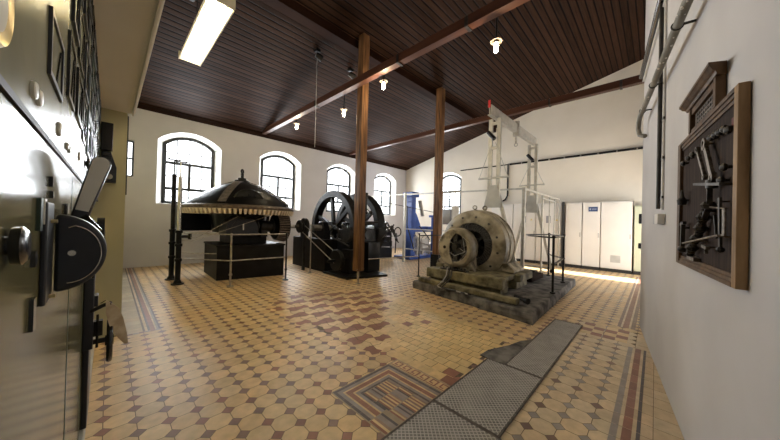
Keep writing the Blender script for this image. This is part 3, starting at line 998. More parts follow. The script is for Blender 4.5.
# ================================================================ lamps
def bulb_lamp(x, y, z, label, stem):
    t = thing('bulkhead_lamp', label, 'lamp', (x, y, z + stem), 0, 'glowing bulbs under the roof')
    m = MB(); m.cyl((x, y, z - .02), (x, y, z + stem), .014, n=10); m.box(3.526, x + .014, y - .014, y + .014, z + stem - .01, z + stem + .01); m.cyl((x, y, z - .07), (x, y, z - .01), .028, n=14); m.build('holder', M['blackmat'], t)
    m = MB(); m.lathe([(.03, 0), (.075, .018), (.080, .024), (.076, .027), (.03, .008)], (x, y, z - .03), (0, 0, -1), 24, closed=True); m.build('shade', M['geariron'], t)
    m = MB(); m.lathe([(0, 0), (.022, .0), (.030, .03), (.030, .10), (.020, .125), (0, .135)], (x, y, z - .072), (0, 0, -1), 16); m.build('bulb', M['bulb'], t)
    return t


BL = [(3.58, 7.24, 4.0, 'glowing bulb nearest the window wall, over the first flywheel', .068), (3.58, 5.02, 3.80, 'glowing bulb just left of the flywheel post', .268),
      (3.58, 3.76, 4.0, 'glowing bulb on the tie beam just right of the flywheel post', .068), (3.58, 1.58, 3.80, 'glowing bulb hanging by itself above the generator', .268)]
for (x, y, z, lb, st_) in BL: bulb_lamp(3.60, y, z + .05, lb, st_)
fl_ = thing('fluorescent_lamp', 'long lit fluorescent lamp hanging near the switchboard', 'lamp', (.78, 4.15, 3.62), math.radians(-2))
m = MB()
m.prism([(.645, 3.600), (.66, 3.600), (.69, 3.680), (.87, 3.680), (.90, 3.600), (.915, 3.600), (.89, 3.705), (.67, 3.705)], 'y', 3.34, 4.98)
m.box(.645, .915, 4.945, 4.965, 3.600, 3.705); m.box(.645, .915, 3.335, 3.355, 3.600, 3.705)
m.build('housing', M['lampwhite'], fl_)
m = MB(); m.box(.70, .86, 3.36, 4.94, 3.665, 3.678); m.build('reflector', M['diffuser'], fl_)
m = MB()
for x in (.735, .825): m.cyl((x, 3.42, 3.635), (x, 4.88, 3.635), .022, n=14)
m.build('tube', M['tube'], fl_)
m = MB()
for y in (3.6, 4.55): m.tube([(.78, y, 3.705), (.78, y, ceil_z(y) - .003)], .005, 6)
m.build('suspension_wire', M['iron'], fl_)
# dark spotlights on the ceiling
def spot(x, y, label, cord=0):
    z = ceil_z(y)
    t = thing('ceiling_spotlight', label, 'spotlight', (x, y, z), 0, 'small dark spotlights on the boards')
    m = MB(); m.box(x - .05, x + .05, y - .05, y + .05, z - .075, z - .015); m.build('bracket', M['blackmat'], t)
    m = MB(); m.cyl((x - .03, y, z - .14), (x + .10, y - .03, z - .19), .055, .07, n=16); m.build('lamp_head', M['iron'], t)
    if cord:
        m = MB(); m.tube([(x, y, z - .07), (x, y, cord)], .006, 6); m.build('hanging_cord', M['cablegrey'], t)
spot(3.08, 5.33, 'small dark ceiling spotlight with a long hanging cord', 2.9)
spot(4.02, 5.38, 'small dark ceiling spotlight close behind the flywheel post')
cb = thing('ceiling_fixture', 'black box fixture hanging under the boards beside the fluorescent lamp', 'fixture', (.62, 4.75, ceil_z(4.75)))
m = MB(); m.box(.50, .76, 4.45, 4.65, 4.30, 4.55); m.build('housing', M['blackmat'], cb, bevel=.01)
m = MB(); m.cyl((.63, 4.55, 4.55), (.63, 4.55, ceil_z(4.55) + .003), .03, n=12); m.tube([(.50, 4.75, 4.42), (.30, 4.7, 4.42), (.2, 4.6, 4.42)], .035, 10); m.build('pipe', M['blackmat'], cb)

# ================================================================ crown gear machine under its dome
DC = Vector((2.20, 7.10, 0))
cg = thing('crown_gear_machine', 'black domed crown gear with pale wooden teeth on a black block', 'machine', (2.20, 7.10, 0))
m = MB()
m.prism([(1.58, 6.52), (2.90, 6.28), (2.98, 7.55), (1.62, 7.78)], 'z', .002, .70)
m.prism([(1.56, 6.50), (2.92, 6.26), (3.00, 7.57), (1.60, 7.80)], 'z', .70, .735)
m.build('block', M['base_black'], cg, bevel=.006)
m = MB(); m.box(1.86, 2.62, 6.62, 7.50, .737, .93)
m.lathe([(.46, 0), (.46, .03), (.34, .10), (.30, .2), (0, .2)], (2.2, 7.0, .93), (0, 0, 1), 32)
m.build('bedplate', M['blackmat'], cg, bevel=.01)
m = MB()
m.prism([(1.71, .93)] + [(2.03 + .32 * math.cos(PI - PI * k / 16), 1.06 + .33 * math.sin(PI * k / 16)) for k in range(17)] + [(2.35, .93)], 'y', 6.42, 6.98)
m.prism([(1.80, .94)] + [(2.03 + .23 * math.cos(PI - PI * k / 16), 1.06 + .24 * math.sin(PI * k / 16)) for k in range(17)] + [(2.26, .94)], 'y', 6.40, 6.42)
m.build('bearing_housing', M['bakedk'], cg)
m = MB(); m.box(2.02, 2.045, 6.39, 6.40, 1.06, 1.20); m.build('reflection_line', M['chrome'], cg)  # bright strip stands in for a reflection line on the housing
m = MB()
m.lathe([(1.10, 0), (1.17, .0), (1.185, .03), (1.185, .055), (1.15, .085), (1.05, .10), (.92, .10), (.92, .05), (1.05, .04)], (*DC[:2], 1.505), (0, 0, 1), 96, closed=True)
rim = m.build('gear_rim', M['geariron'], cg)
m = MB()
NT = 80
for k in range(NT):
    a = 2 * PI * k / NT
    e = Vector((math.cos(a), math.sin(a), 0)); t_ = Vector((-math.sin(a), math.cos(a), 0))
    c = DC + Vector((0, 0, 1.475))
    vs = []
    for (R, z, w) in ((1.19, .03, .030), (.93, .03, .022), (1.15, -.075, .018), (.95, -.05, .012)):
        for s_ in (-1, 1): vs.append(c + e * R + t_ * w * s_ + Vector((0, 0, z)))
    m.add(vs, [(0, 1, 3, 2), (4, 6, 7, 5), (0, 4, 5, 1), (2, 3, 7, 6), (0, 2, 6, 4), (1, 5, 7, 3)])
tt = m.build('gear_teeth', M['teeth'], rim, smooth=False)
m = MB()
pr_ = [(1.10, 0)]
for k in range(1, 13):
    a = PI / 2 * k / 12
    pr_.append((1.12 * (1 - k / 12), .585 * (1 - (1 - k / 12) ** 1.7)))
m.lathe(pr_, (*DC[:2], 1.59), (0, 0, 1), 72)
dm = m.build('dome', M['dome'], cg)
m = MB()
def dome_pt(a, t, lift=.008):
    u = 1 - t / (PI / 2); R = 1.12 * u; z = .585 * (1 - u ** 1.7)
    return Vector((DC.x + (R + lift) * math.cos(a), DC.y + (R + lift) * math.sin(a), 1.59 + z + lift))
for a in (math.radians(234), math.radians(318), math.radians(52), math.radians(142)):  # the right-hand strap is put where a highlight line runs
    ts = [math.radians(4 + 7.4 * k) for k in range(12)]
    for t0, t1 in zip(ts, ts[1:]):
        p0, p1 = dome_pt(a, t0), dome_pt(a, t1)
        w = Vector((-math.sin(a), math.cos(a), 0)) * .075
        nrm = (p1 - p0).cross(w).normalized() * .018
        if nrm.z < 0: nrm = -nrm
        m.add([p0 - w, p0 + w, p1 + w, p1 - w, p0 - w + nrm, p0 + w + nrm, p1 + w + nrm, p1 - w + nrm],
              [(0, 1, 2, 3), (7, 6, 5, 4), (0, 4, 5, 1), (1, 5, 6, 2), (2, 6, 7, 3), (3, 7, 4, 0)])
m.build('strap', M['steel_edge'], dm)
m = MB()
m.cyl((*DC[:2], 2.15), (*DC[:2], 2.215), .16, n=24); m.cyl((*DC[:2], 2.215), (*DC[:2], 2.27), .09, n=20)
m.cyl((*DC[:2], 2.27), (*DC[:2], 2.38), .035, n=12); m.torus((*DC[:2], 2.43), (.7, -.7, 0), .045, .020, 20, 8)
m.build('lifting_eye', M['blackmat'], dm)
m = MB()   # arched inspection opening low on the dome's front
fa = math.radians(262)
fc = Vector((DC.x + .88 * math.cos(fa), DC.y + .88 * math.sin(fa), 1.62)); fd = Vector((math.cos(fa), math.sin(fa), .12)).normalized()
m.torus(fc, fd, .30, .030, 28, 8, 0, 2 * PI)
m.cyl(fc - fd * .25, fc + fd * .02, .29, n=32)
for k in range(5):
    a = PI * (k + .5) / 5; _, r_, u_ = MB.frame(fd)
    m.ball(fc + fd * .03 + r_ * .2 * math.cos(a) + u_ * .2 * math.sin(a), .022, 8)
m.build('inspection_hatch', M['blackmat'], dm)
m = MB()   # black guard drum behind
m.prism([(1.12, .97), (3.32, 1.0), (3.36, 1.44), (3.2, 1.60), (1.12, 1.66)], 'y', 8.30, 8.36); m.box(1.12, 1.18, 7.9, 8.30, .99, 1.62)
m.lathe([(.55, 0), (.60, .42), (.56, .42), (.50, .02), (0, .02), (0, 0)], (DC.x, DC.y + .12, .99), (0, 0, 1), 48)
m.build('guard_drum', M['black'], cg)
m = MB()   # pinion on the horizontal shaft
m.lathe([(0, 0), (.18, 0), (.30, .02), (.36, .26), (.30, .28), (0, .28)], (2.78, 6.62, 1.14), X1, 32)
pn = m.build('pinion', M['blackmat'], cg)
m = MB()
for k in range(36):
    a = 2 * PI * k / 36
    m.bar((2.80, 6.62 + .305 * math.cos(a), 1.14 + .305 * math.sin(a)), (3.04, 6.62 + .365 * math.cos(a), 1.14 + .365 * math.sin(a)), .022, .03)
m.build('pinion_teeth', M['geariron'], pn, smooth=False)
m = MB(); m.cyl((2.05, 6.62, 1.14), (3.30, 6.62, 1.14), .045, n=18); m.build('shaft', M['steel'], cg)
m = MB()
m.cyl((2.45, 6.62, 1.14), (2.72, 6.62, 1.14), .13, n=24); m.cyl((2.35, 6.62, 1.14), (2.38, 6.62, 1.14), .20, n=28); m.cyl((2.72, 6.62, 1.14), (2.75, 6.62, 1.14), .17, n=28)
m.box(2.46, 2.60, 6.52, 6.72, .90, 1.14)
m.build('shaft_bearing', M['iron'], cg)

# lever stands left of the dome machine
def stand(x, y, label, ztop, bright):
    t = thing('control_stand', label, 'control stand', (x, y, 0), 0, 'slim control stands by the domed gear')
    m = MB()
    m.cyl((x, y, .002), (x, y, .025), .105, n=24); m.cyl((x, y, .025), (x, y, .09), .075, .048, n=20); m.cyl((x, y, .09), (x, y, 1.05), .046, n=18)
    for z in (.45, .74, 1.0): m.cyl((x, y, z), (x, y, z + .05), .062, n=18)
    m.build('column', M['black'], t)
    m = MB(); m.cyl((x, y, 1.05), (x, y, ztop - .3), .036, n=14); m.cyl((x, y, ztop - .3), (x, y, ztop), .012, n=8)
    m.build('spindle', M['chrome'] if bright else M['blackmat'], t)
    m = MB(); m.tube([(x - .09, y, ztop), (x + .09, y, ztop)], .012, 8); m.ball((x - .09, y, ztop + .01), .022, 8); m.ball((x + .09, y, ztop + .01), .022, 8)
    m.build('cross_handle', M['iron'], t)
    return t
s1 = stand(.955, 6.64, 'nearer control stand with a bright spindle left of the dome', 2.38, True)
m = MB(); m.cyl((.955, 6.64, .93), (1.10, 6.58, .93), .03, n=12); m.cyl((1.10, 6.58, .93), (1.14, 6.565, .93), .06, n=16); m.build('side_knob', M['black'], s1)
stand(.93, 7.22, 'farther control stand with a dark spindle left of the dome', 2.50, False)

# pipe railing in front of the dome machine
h = thing('machine_handrail', 'thin steel handrail running in front of the domed gear block', 'handrail', (1.64, 5.80, 0))
for (x, y) in ((1.64, 5.80), (2.70, 5.74)):
    m = MB(); m.cyl((x, y, .002), (x, y, .02), .06, n=16); m.cyl((x, y, .02), (x, y, 1.0), .018, n=10); m.ball((x, y, 1.0), .028, 10); m.ball((x, y, .50), .026, 10); m.cyl((x, y, .22), (x, y, .25), .03, n=10)
    m.build('post', M['steel'] if x < 2 else M['iron'], h)
m = MB()
for z in (1.0, .50): m.tube([(1.03, 6.60, z), (1.64, 5.80, z), (2.70, 5.74, z)], .012, 8)
m.tube([(1.0, 7.18, .56), (1.60, 6.55, .56)], .009, 6)
m.tube([(1.03, 6.60, .93), (1.20, 6.5, .90), (1.95, 6.35, 1.38)], .007, 6); m.tube([(.98, 6.70, .85), (1.15, 6.55, .84), (2.5, 5.98, 1.42)], .007, 6)
m.build('rail', M['steel'], h)

# ================================================================ twin flywheel engine
en = thing('flywheel_engine', 'black engine with two large spoked flywheels behind the timber post', 'engine', (4.7, 6.3, 0))
m = MB()
m.box(3.80, 4.10, 5.95, 7.66, .002, .83); m.box(4.46, 5.08, 5.55, 7.75, .002, .80); m.box(5.40, 5.62, 6.0, 7.6, .002, .8)
m.build('foundation', M['base_black'], en, bevel=.01)
WYc, WZc = 6.27, 1.12
def flywheel(x, w):
    m = MB()
    m.lathe([(.84, 0), (.985, 0), (1.0, .012), (1.0, w - .012), (.985, w), (.84, w), (.82, w * .5)], (x, WYc, WZc), X1, 80, closed=True)
    wh = m.build('flywheel_rim', M['blackmat'], en)
    m = MB()
    m.cyl((x - .02, WYc, WZc), (x + w + .02, WYc, WZc), .17, n=28)
    for k in range(6):
        a = PI * k / 3 + .38
        c, s_ = math.cos(a), math.sin(a)
        m.bar((x + w / 2, WYc + .12 * c, WZc + .12 * s_), (x + w / 2, WYc + .86 * c, WZc + .86 * s_), .10, .075, up=(1, 0, 0))
    m.build('spokes', M['blackmat'], wh)
flywheel(4.16, .22); flywheel(4.99, .27)
m = MB(); m.cyl((3.62, WYc, WZc), (5.7, WYc, WZc), .075, n=20)
m.build('crankshaft', M['steel'], en)
for x in (3.86, 4.60, 5.43):
    m = MB(); m.prism([(WYc - .16, 1.12), (WYc - .10, 1.27), (WYc + .10, 1.27), (WYc + .16, 1.12), (WYc + .26, .80), (WYc - .26, .80)], 'x', x, x + .16)
    m.build('main_bearing', M['black'], en, bevel=.01)
m = MB()   # engine frame and cylinder
m.prism([(5.35, .80), (5.35, 1.10), (5.60, 1.22), (6.0, 1.20), (6.0, .80)], 'x', 4.50, 5.04)
m.lathe([(0, 0), (.13, 0), (.13, .06), (.10, .07), (.10, .20), (.13, .21), (.13, .25), (0, .25)], (4.55, 5.40, .98), (0, -1, 0), 32)
m.box(4.46, 4.86, 5.05, 5.5, .055, .80)
m.build('cylinder', M['black'], en, bevel=.008)
m = MB()   # upright valve gear and governor
for (x, y, r, z0, z1) in ((4.52, 5.70, .06, 1.2, 1.95), (4.64, 5.62, .085, 1.2, 1.92), (4.78, 5.56, .05, 1.2, 2.08)):
    m.lathe([(0, 0), (r, 0), (r, .10), (r * .6, .12), (r * .6, .30), (r * 1.2, .31), (r * 1.2, .37), (r * .7, .38), (r * .7, z1 - z0 - .12), (r * 1.1, z1 - z0 - .11), (r * 1.1, z1 - z0), (0, z1 - z0)], (x, y, z0), (0, 0, 1), 20)
m.ball((4.54, 5.50, 1.62), .055, 12); m.ball((4.84, 5.42, 1.55), .055, 12); m.tube([(4.54, 5.50, 1.62), (4.66, 5.58, 1.78), (4.84, 5.42, 1.55)], .012, 6)
m.build('governor', M['iron'], en)
m = MB()
m.tube([(4.3, 5.35, 1.28), (4.9, 5.2, 1.30)], .03, 8); m.tube([(4.12, 5.25, 1.05), (4.12, 6.1, 1.12)], .032, 8); m.cyl((4.02, 5.42, .98), (4.10, 5.42, .98), .20, n=28)
m.torus((4.06, 5.9, 1.0), X1, .17, .02, 28, 8); m.tube([(3.98, 5.2, .72), (4.05, 6.3, .95)], .018, 8); m.tube([(5.5, 5.3, 1.2), (5.5, 5.1, .9), (5.3, 4.9, .85)], .04, 10)
m.torus((5.62, 5.15, 1.05), X1, .12, .016, 24, 6)
for (a0_, a1_) in (((4.95, 5.1, .86), (5.3, 5.0, 1.25)), ((5.1, 5.05, 1.3), (5.6, 5.1, .75)), ((5.2, 5.0, .6), (5.2, 5.0, 1.15)), ((4.9, 5.2, 1.15), (5.5, 5.2, 1.18)), ((5.35, 4.98, .5), (5.62, 5.2, 1.0))): m.tube([a0_, a1_], .018, 7)
for k in range(6):
    a = PI * k / 3; m.tube([(5.35, 5.35, .95), (5.35, 5.35 + .2 * math.cos(a), .95 + .2 * math.sin(a))], .012, 6)
m.torus((5.35, 5.35, .95), X1, .2, .016, 24, 6)
m.build('linkage', M['iron'], en)

# shafts, sheave and belts between the dome machine and the engine
bs = thing('belt_drive', 'grooved sheave with thin belts down to a floor pulley near the flywheel', 'belt drive', (3.78, 6.0, 0))
m = MB()
m.lathe([(0, 0), (.15, 0), (.17, .02), (.13, .05), (.17, .08), (.15, .10), (0, .10)], (3.42, 6.62, 1.14), X1, 28); m.cyl((3.302, 6.62, 1.14), (3.70, 6.62, 1.14), .040, n=14)
m.cyl((3.56, 6.62, 1.14), (3.62, 6.62, 1.14), .22, n=28)
m.box(3.54, 3.64, 6.5, 6.74, .84, 1.0); m.prism([(6.58, .002), (6.66, .002), (6.65, .95), (6.59, .95)], 'x', 3.56, 3.61)
m.build('upper_sheave', M['iron'], bs)
m = MB()
m.lathe([(0, 0), (.24, 0), (.26, .02), (.22, .05), (.26, .08), (.24, .10), (0, .10)], (3.70, 5.36, .38), X1, 28); m.cyl((3.5, 5.36, .38), (4.2, 5.36, .38), .035, n=14)
m.box(4.0, 4.25, 5.18, 5.54, .052, .62); m.cyl((4.02, 5.36, .38), (4.3, 5.36, .38), .20, n=28)
m.build('floor_pulley', M['blackmat'], bs)
m = MB()
m.tube([(3.47, 6.72, 1.30), (3.75, 5.50, .60)], .011, 6); m.tube([(3.47, 6.50, 1.0), (3.75, 5.20, .20)], .011, 6)
m.build('belt', M['steel'], bs)
m = MB(); m.prism([(3.75, 5.94), (3.73, 4.92), (4.72, 4.62), (4.98, 5.72)], 'z', .002, .05)
m.build('base_plate', M['blackmat'], en, bevel=.006)

# steel railing beside the engine
h = thing('engine_handrail', 'bright steel handrail from the engine towards the generator', 'handrail', (3.50, 6.12, 0))
for (x, y, z, mt_) in ((3.50, 6.12, 1.19, 'steel'), (5.32, 4.15, 1.04, 'blackmat')):
    m = MB(); m.cyl((x, y, .002), (x, y, .018), .05, n=14); m.cyl((x, y, .018), (x, y, z), .014, n=10); m.ball((x, y, z), .024, 8); m.build('post', M[mt_], h)
m = MB(); m.tube([(3.95, 4.47, .50), (5.32, 4.15, .50)], .013, 8)
m.build('rail', M['chrome'], h)
m = MB(); m.tube([(5.32, 4.15, 1.0), (6.6, 4.1, 1.0)], .012, 8); m.tube([(5.32, 4.15, 1.0), (6.83, 5.4, 1.0)], .012, 8); m.build('upper_rail', M['blackmat'], h)

# ================================================================ low multi-cylinder engine farther back
lo = thing('low_engine', 'low dark engine with a row of black cylinder covers beside the blue machine', 'engine', (6.9, 7.2, 0))
m = MB(); m.box(6.45, 7.30, 6.95, 7.75, .002, .62); m.build('foundation', M['base_black'], lo, bevel=.01)
m = MB(); m.box(6.45, 7.28, 7.0, 7.6, .62, .95); m.box(6.42, 7.32, 6.93, 7.68, .95, .99); m.build('crankcase', M['blackmat'], lo, bevel=.008)
for k in range(4):
    m = MB(); m.lathe([(0, 0), (.105, 0), (.105, .26), (.08, .31), (0, .33)], (6.54 + .225 * k, 7.22, .99), (0, 0, 1), 20)
    m.build('cylinder_cover', M['black'], lo)
m = MB()
for k in range(3): m.cyl((6.65 + .225 * k, 7.06, .99), (6.65 + .225 * k, 7.06, 1.26), .028, n=10)
m.build('push_rod_tube', M['chrome'], lo)
m = MB(); m.tube([(6.3, 6.90, .80), (7.3, 6.90, .80)], .018, 8); m.tube([(6.35, 6.90, .45), (7.3, 6.88, .40)], .02, 8)
m.build('side_pipe', M['steel'], lo)

# ================================================================ blue machine and grey control box
bl = thing('blue_machine', 'blue painted hydraulic machine in the far corner behind the fence', 'machine', (8.0, 6.6, 0))
m = MB(); m.box(7.35, 9.3, 6.14, 6.9, .002, .10); m.build('base_frame', M['blue'], bl, bevel=.01)
m = MB(); m.box(7.44, 7.68, 6.18, 6.46, .10, 2.22); m.build('column', M['blue'], bl, bevel=.012)
m = MB(); m.box(7.36, 7.76, 6.10, 6.55, 2.22, 2.40); m.box(7.38, 7.44, 6.12, 6.5, 2.05, 2.22); m.build('head', M['blue'], bl, bevel=.02)
m = MB(); m.bar((7.70, 6.02, 2.10), (7.78, 5.95, 1.55), .10, .08); m.build('slanting_arm', M['alu'], bl)
m = MB()
m.box(7.69, 8.9, 6.2, 6.6, .98, 1.18); m.prism([(7.69, 1.18), (8.05, 1.18), (7.80, 1.62), (7.69, 1.72)], 'y', 6.22, 6.36)
m.build('body', M['blue'], bl, bevel=.015)
m = MB(); m.box(8.3, 8.48, 5.75, 5.95, .002, 1.52); m.build('front_post', M['blue'], bl, bevel=.01)
m = MB(); m.box(8.2, 8.5, 5.70, 5.98, 1.52, 1.60); m.build('cap_plate', M['blue'], bl)
m = MB(); m.bar((8.39, 5.96, 1.12), (8.39, 6.19, 1.08), .1, .12); m.build('bracket', M['blue'], bl)
m = MB()
m.cyl((7.9, 6.25, .14), (7.9, 6.25, .78), .10, n=18); m.cyl((8.15, 6.23, .14), (8.15, 6.23, .60), .07, n=16); m.cyl((7.60, 6.2, .35), (8.8, 6.2, .35), .06, n=14)
m.tube([(7.6, 6.15, .9), (7.75, 5.95, .6), (8.2, 5.95, .5), (8.7, 6.1, .7)], .025, 8); m.box(8.5, 8.9, 6.16, 6.46, .14, .55)
m.build('hydraulic_unit', M['steel'], bl, bevel=.005)
m = MB(); m.tube([(7.42, 6.38, 1.9), (7.30, 6.25, 1.2), (7.45, 6.05, .4)], .02, 8); m.tube([(7.8, 6.1, 1.2), (8.0, 5.95, .9), (8.3, 6.0, .7)], .02, 8)
m.build('hose', M['cable'], bl)
random.seed(9)
for k in range(7):
    x = 7.45 + .22 * k; y = 6.02 + .06 * random.random()
    m = MB(); m.tube([(x, y, .11 if k % 2 else .3), (x, y, .7 + .3 * random.random()), (x + .2, y + .02, .75 + .2 * random.random())], .016, 7)
    m.build('steel_pipe', M['alu'], bl)
m = MB(); m.box(7.9, 8.25, 6.02, 6.10, .42, .72); m.build('instrument_plate', M['boxwhite'], bl)

ck = thing('control_box', 'grey control cabinet on a steel stand by the fifth window', 'control box', (8.9, 5.75, 0))
m = MB(); m.box(8.62, 9.02, 5.32, 6.10, 1.28, 1.84); m.build('box', M['boxgrey'], ck, bevel=.008)
m = MB(); m.box(8.608, 8.619, 5.36, 6.06, 1.32, 1.80); m.build('door', M['grey'], ck)
m = MB()
for (x, y) in ((8.66, 5.36), (8.98, 5.36), (8.66, 6.06), (8.98, 6.06)): m.box(x - .02, x + .02, y - .02, y + .02, .002, 1.28)
m.build('stand', M['alu'], ck)
m = MB(); m.box(8.58, 9.06, 5.24, 5.27, 1.2, 1.95); m.build('side_plate', M['alu'], ck)

# ================================================================ switch cabinets along the far wall
CF = 10.42
def cabinet(y0, y1, z1, label, mat='cab', doors=1, extra=None):
    t = thing('switch_cabinet', label, 'cabinet', (CF + .17, (y0 + y1) / 2, 0), 0, 'pale electrical cabinets along the far wall')
    m = MB(); m.box(CF, XB - .012, y0 + .004, y1 - .004, .10, z1); m.box(CF - .01, XB - .012, y0 + .004, y1 - .004, z1 - .02, z1)
    m.build('body', M[mat], t, bevel=.005)
    m = MB(); m.box(CF + .03, XB - .02, y0 + .01, y1 - .01, .002, .10); m.build('plinth', M['plinth'], t)
    w = (y1 - y0) / doors
    for k in range(doors):
        a = y0 + k * w; m = MB(); m.box(CF - .022, CF - .002, a + .012, a + w - .012, .125, z1 - .03)
        d = m.build('door', M[mat], t, bevel=.004)
        m = MB(); m.box(CF - .034, CF - .023, a + .035, a + .055, 1.0, 1.14); m.build('lock', M['boxgrey'], d)
        if extra: extra(d, a + .012, a + w - .012, k)
    return t
def ex_sign(d, a, b, k):
    if k: return
    m = MB(); m.box(CF - .030, CF - .023, 1.27, 1.50, 1.80, 1.94); s_ = m.build('name_sign', M['signblue'], d)
    m = MB()
    for (y0_, y1_, z0_, z1_) in ((1.44, 1.475, 1.845, 1.895), (1.30, 1.42, 1.875, 1.888), (1.30, 1.42, 1.850, 1.860)): m.box(CF - .032, CF - .0305, y0_, y1_, z0_, z1_)
    m.build('sign_marks', M['signtext'], s_)
def ex_vent(d, a, b, k):
    m = MB(); m.box(CF - .028, CF - .023, .72, .95, .29, .50)
    for q_ in range(8): m.box(CF - .032, CF - .028, .73, .94, .30 + .025 * q_, .312 + .025 * q_)
    m.build('vent_grille', M['grey'], d)
    m = MB(); m.box(CF - .027, CF - .023, .80, .98, 2.02, 2.03); m.build('sticker', M['boxwhite'], d)
def ex_win(d, a, b, k):
    m = MB(); m.box(CF - .028, CF - .023, (a + b) / 2 - .07, (a + b) / 2 + .07, 1.42, 1.66); m.build('meter_window', M['boxgrey'], d)
    if k: return
    m = MB(); m.prism([(a + .1, 1.50), (a + .16, 1.50), (a + .13, 1.56)], 'x', CF - .027, CF - .023); m.build('warning_sticker', M['yellow'], d)
cabinet(.47, 1.195, 2.10, 'wide white switch cabinet with a vent grille, at the right end of the row', extra=ex_vent)
cabinet(1.20, 1.66, 2.09, 'white switch cabinet carrying the small blue sign', extra=ex_sign)
cabinet(1.665, 2.12, 2.09, 'plain white switch cabinet left of the one with the blue sign')
cabinet(2.22, 3.00, 2.09, 'white switch cabinet just behind the end of the fence', extra=ex_win)
cabinet(3.005, 3.78, 2.09, 'white switch cabinet behind the far gantry leg', extra=ex_win)
cabinet(3.785, 4.60, 2.09, 'white switch cabinet at the left end of the row', doors=1)
cabinet(.10, .44, 1.96, 'narrow pale green switch cabinet half hidden by the right wall corner', mat='cabgreen', extra=lambda d, a, b, k: [(lambda m: (m.box(CF - .03, CF - .023, a + p_, b - .09, z_, z_ + h_), m.build('black_handle', M['bake'], d)))(MB()) for (p_, z_, h_) in ((.06, 1.45, .27), (.10, .75, .15))])
m = MB(); m.box(CF - .10, CF + .0, 2.14, 2.20, .002, 2.12)  # dark strip standing at the gap between two cabinets
tag(m.build('dark_gap_strip', M['plinth']), 'narrow dark strip at the gap between two white cabinets', 'post')

# conduits on the far wall
cp = thing('wall_conduit', 'black conduit crossing the cream wall above the cabinets with two drops', 'conduit', (XB - .03, 3.3, 3.66))
m = MB()
m.bar((XB - .035, .0, 3.66), (XB - .035, 4.15, 3.66), .04, .065); m.bar((XB - .03, 4.15, 3.66), (XB - .03, 6.2, 3.66), .02, .035)
m.build('main_run', M['bake'], cp)
m = MB(); m.tube([(XB - .03, 4.92, 3.64), (XB - .03, 4.92, 2.25)], .024, 8); m.tube([(XB - .03, 4.14, 3.63), (XB - .03, 4.14, 2.45), (XB - .04, 4.22, 2.30), (XB - .06, 4.4, 2.2)], .03, 8)
m.build('drop_pipe', M['bake'], cp)
m = MB()
for k in range(9): m.box(XB - .062, XB - .01, .4 + .46 * k, .43 + .46 * k, 3.62, 3.70)
m.build('clip', M['steel'], cp)

# ================================================================ right wall: pipes and box
def wtube(m, pts, r, n=10): m.tube([rwp(*p) for p in pts], r, n)
pp = thing('stained_pipe', 'thick plaster-stained grey pipe climbing along the right wall', 'pipe', rwp(1.0, .07, 2.75), RA)
m = MB(); wtube(m, [(-2.2, .08, 2.53), (-.36, .08, 2.575), (1.49, .08, 2.655), (1.88, .085, 2.66), (2.02, .085, 2.63), (2.08, .085, 2.56), (2.06, .07, 2.48), (1.98, .03, 2.44)], .024, 14)
pb = m.build('pipe_run', M['duct'], pp)
m = MB()
random.seed(5)
for k in range(26):
    s_ = random.uniform(-.4, 2.1); a = random.uniform(-.2, 1.9)
    p = Vector(rwp(s_, .08, 2.591 + .0432 * s_)) + RN * .023 * math.cos(a) + Vector((0, 0, -.023 * math.sin(a)))
    m.ball(p, random.uniform(.004, .009), 6, (1.8, 1, 1))
m.build('plaster_spot', M['mortar'], pb)
for s_ in (-.1, .9, 1.7):
    z_ = 2.591 + .0432 * s_; m = MB(); m.torus(rwp(s_, .08, z_), RD, .026, .005, 20, 6); m.cyl(rwp(s_, .001, z_), rwp(s_, .055, z_), .008, n=8)
    m.build('pipe_clamp', M['iron'], pp)
pp = thing('black_conduit', 'thin black conduit high along the right wall near the ceiling', 'conduit', rwp(1.0, .03, 3.4), RA)
m = MB(); wtube(m, [(-2.0, .035, 3.50), (2.45, .035, 3.36)], .026, 10); m.build('pipe_run', M['bake'], pp)
m = MB(); wtube(m, [(-2.0, .015, 3.44), (2.45, .015, 3.30)], .010, 8); m.build('cable', M['boxwhite'], pp)
pp = thing('vertical_conduit', 'dark vertical conduit running down the right wall to a switch box', 'conduit', rwp(.98, .03, 2.4), RA)
m = MB(); wtube(m, [(.95, .026, 3.40), (.95, .026, 1.50)], .016, 10); m.build('pipe_run', M['iron'], pp)
m = MB(); wtube(m, [(.87, .010, 3.40), (.87, .010, 1.49)], .009, 8); m.build('cable', M['boxwhite'], pp)
m = MB()
for z in (2.30, 1.95, 1.60): m.bar(rwp(.84, .012, z), rwp(.99, .012, z), .012, .02)
m.build('clip', M['iron'], pp)
bx = thing('wall_switch', 'small white switch box on the right wall below the dark conduit', 'switch box', rwp(.90, .03, 1.42), RA)
m = MB()
c8 = [rwp(s_, o_, z_) for s_ in (.78, .95) for o_ in (.002, .05) for z_ in (1.36, 1.45)]
m.add(c8, [(0, 1, 3, 2), (4, 6, 7, 5), (0, 4, 5, 1), (2, 3, 7, 6), (0, 2, 6, 4), (1, 5, 7, 3)]); m.build('white_box', M['boxwhite'], bx, bevel=.004)
m = MB()
c8 = [rwp(s_, o_, z_) for s_ in (.96, 1.08) for o_ in (.002, .045) for z_ in (1.365, 1.445)]
m.add(c8, [(0, 1, 3, 2), (4, 6, 7, 5), (0, 4, 5, 1), (2, 3, 7, 6), (0, 2, 6, 4), (1, 5, 7, 3)]); m.build('grey_box', M['boxgrey'], bx, bevel=.004)

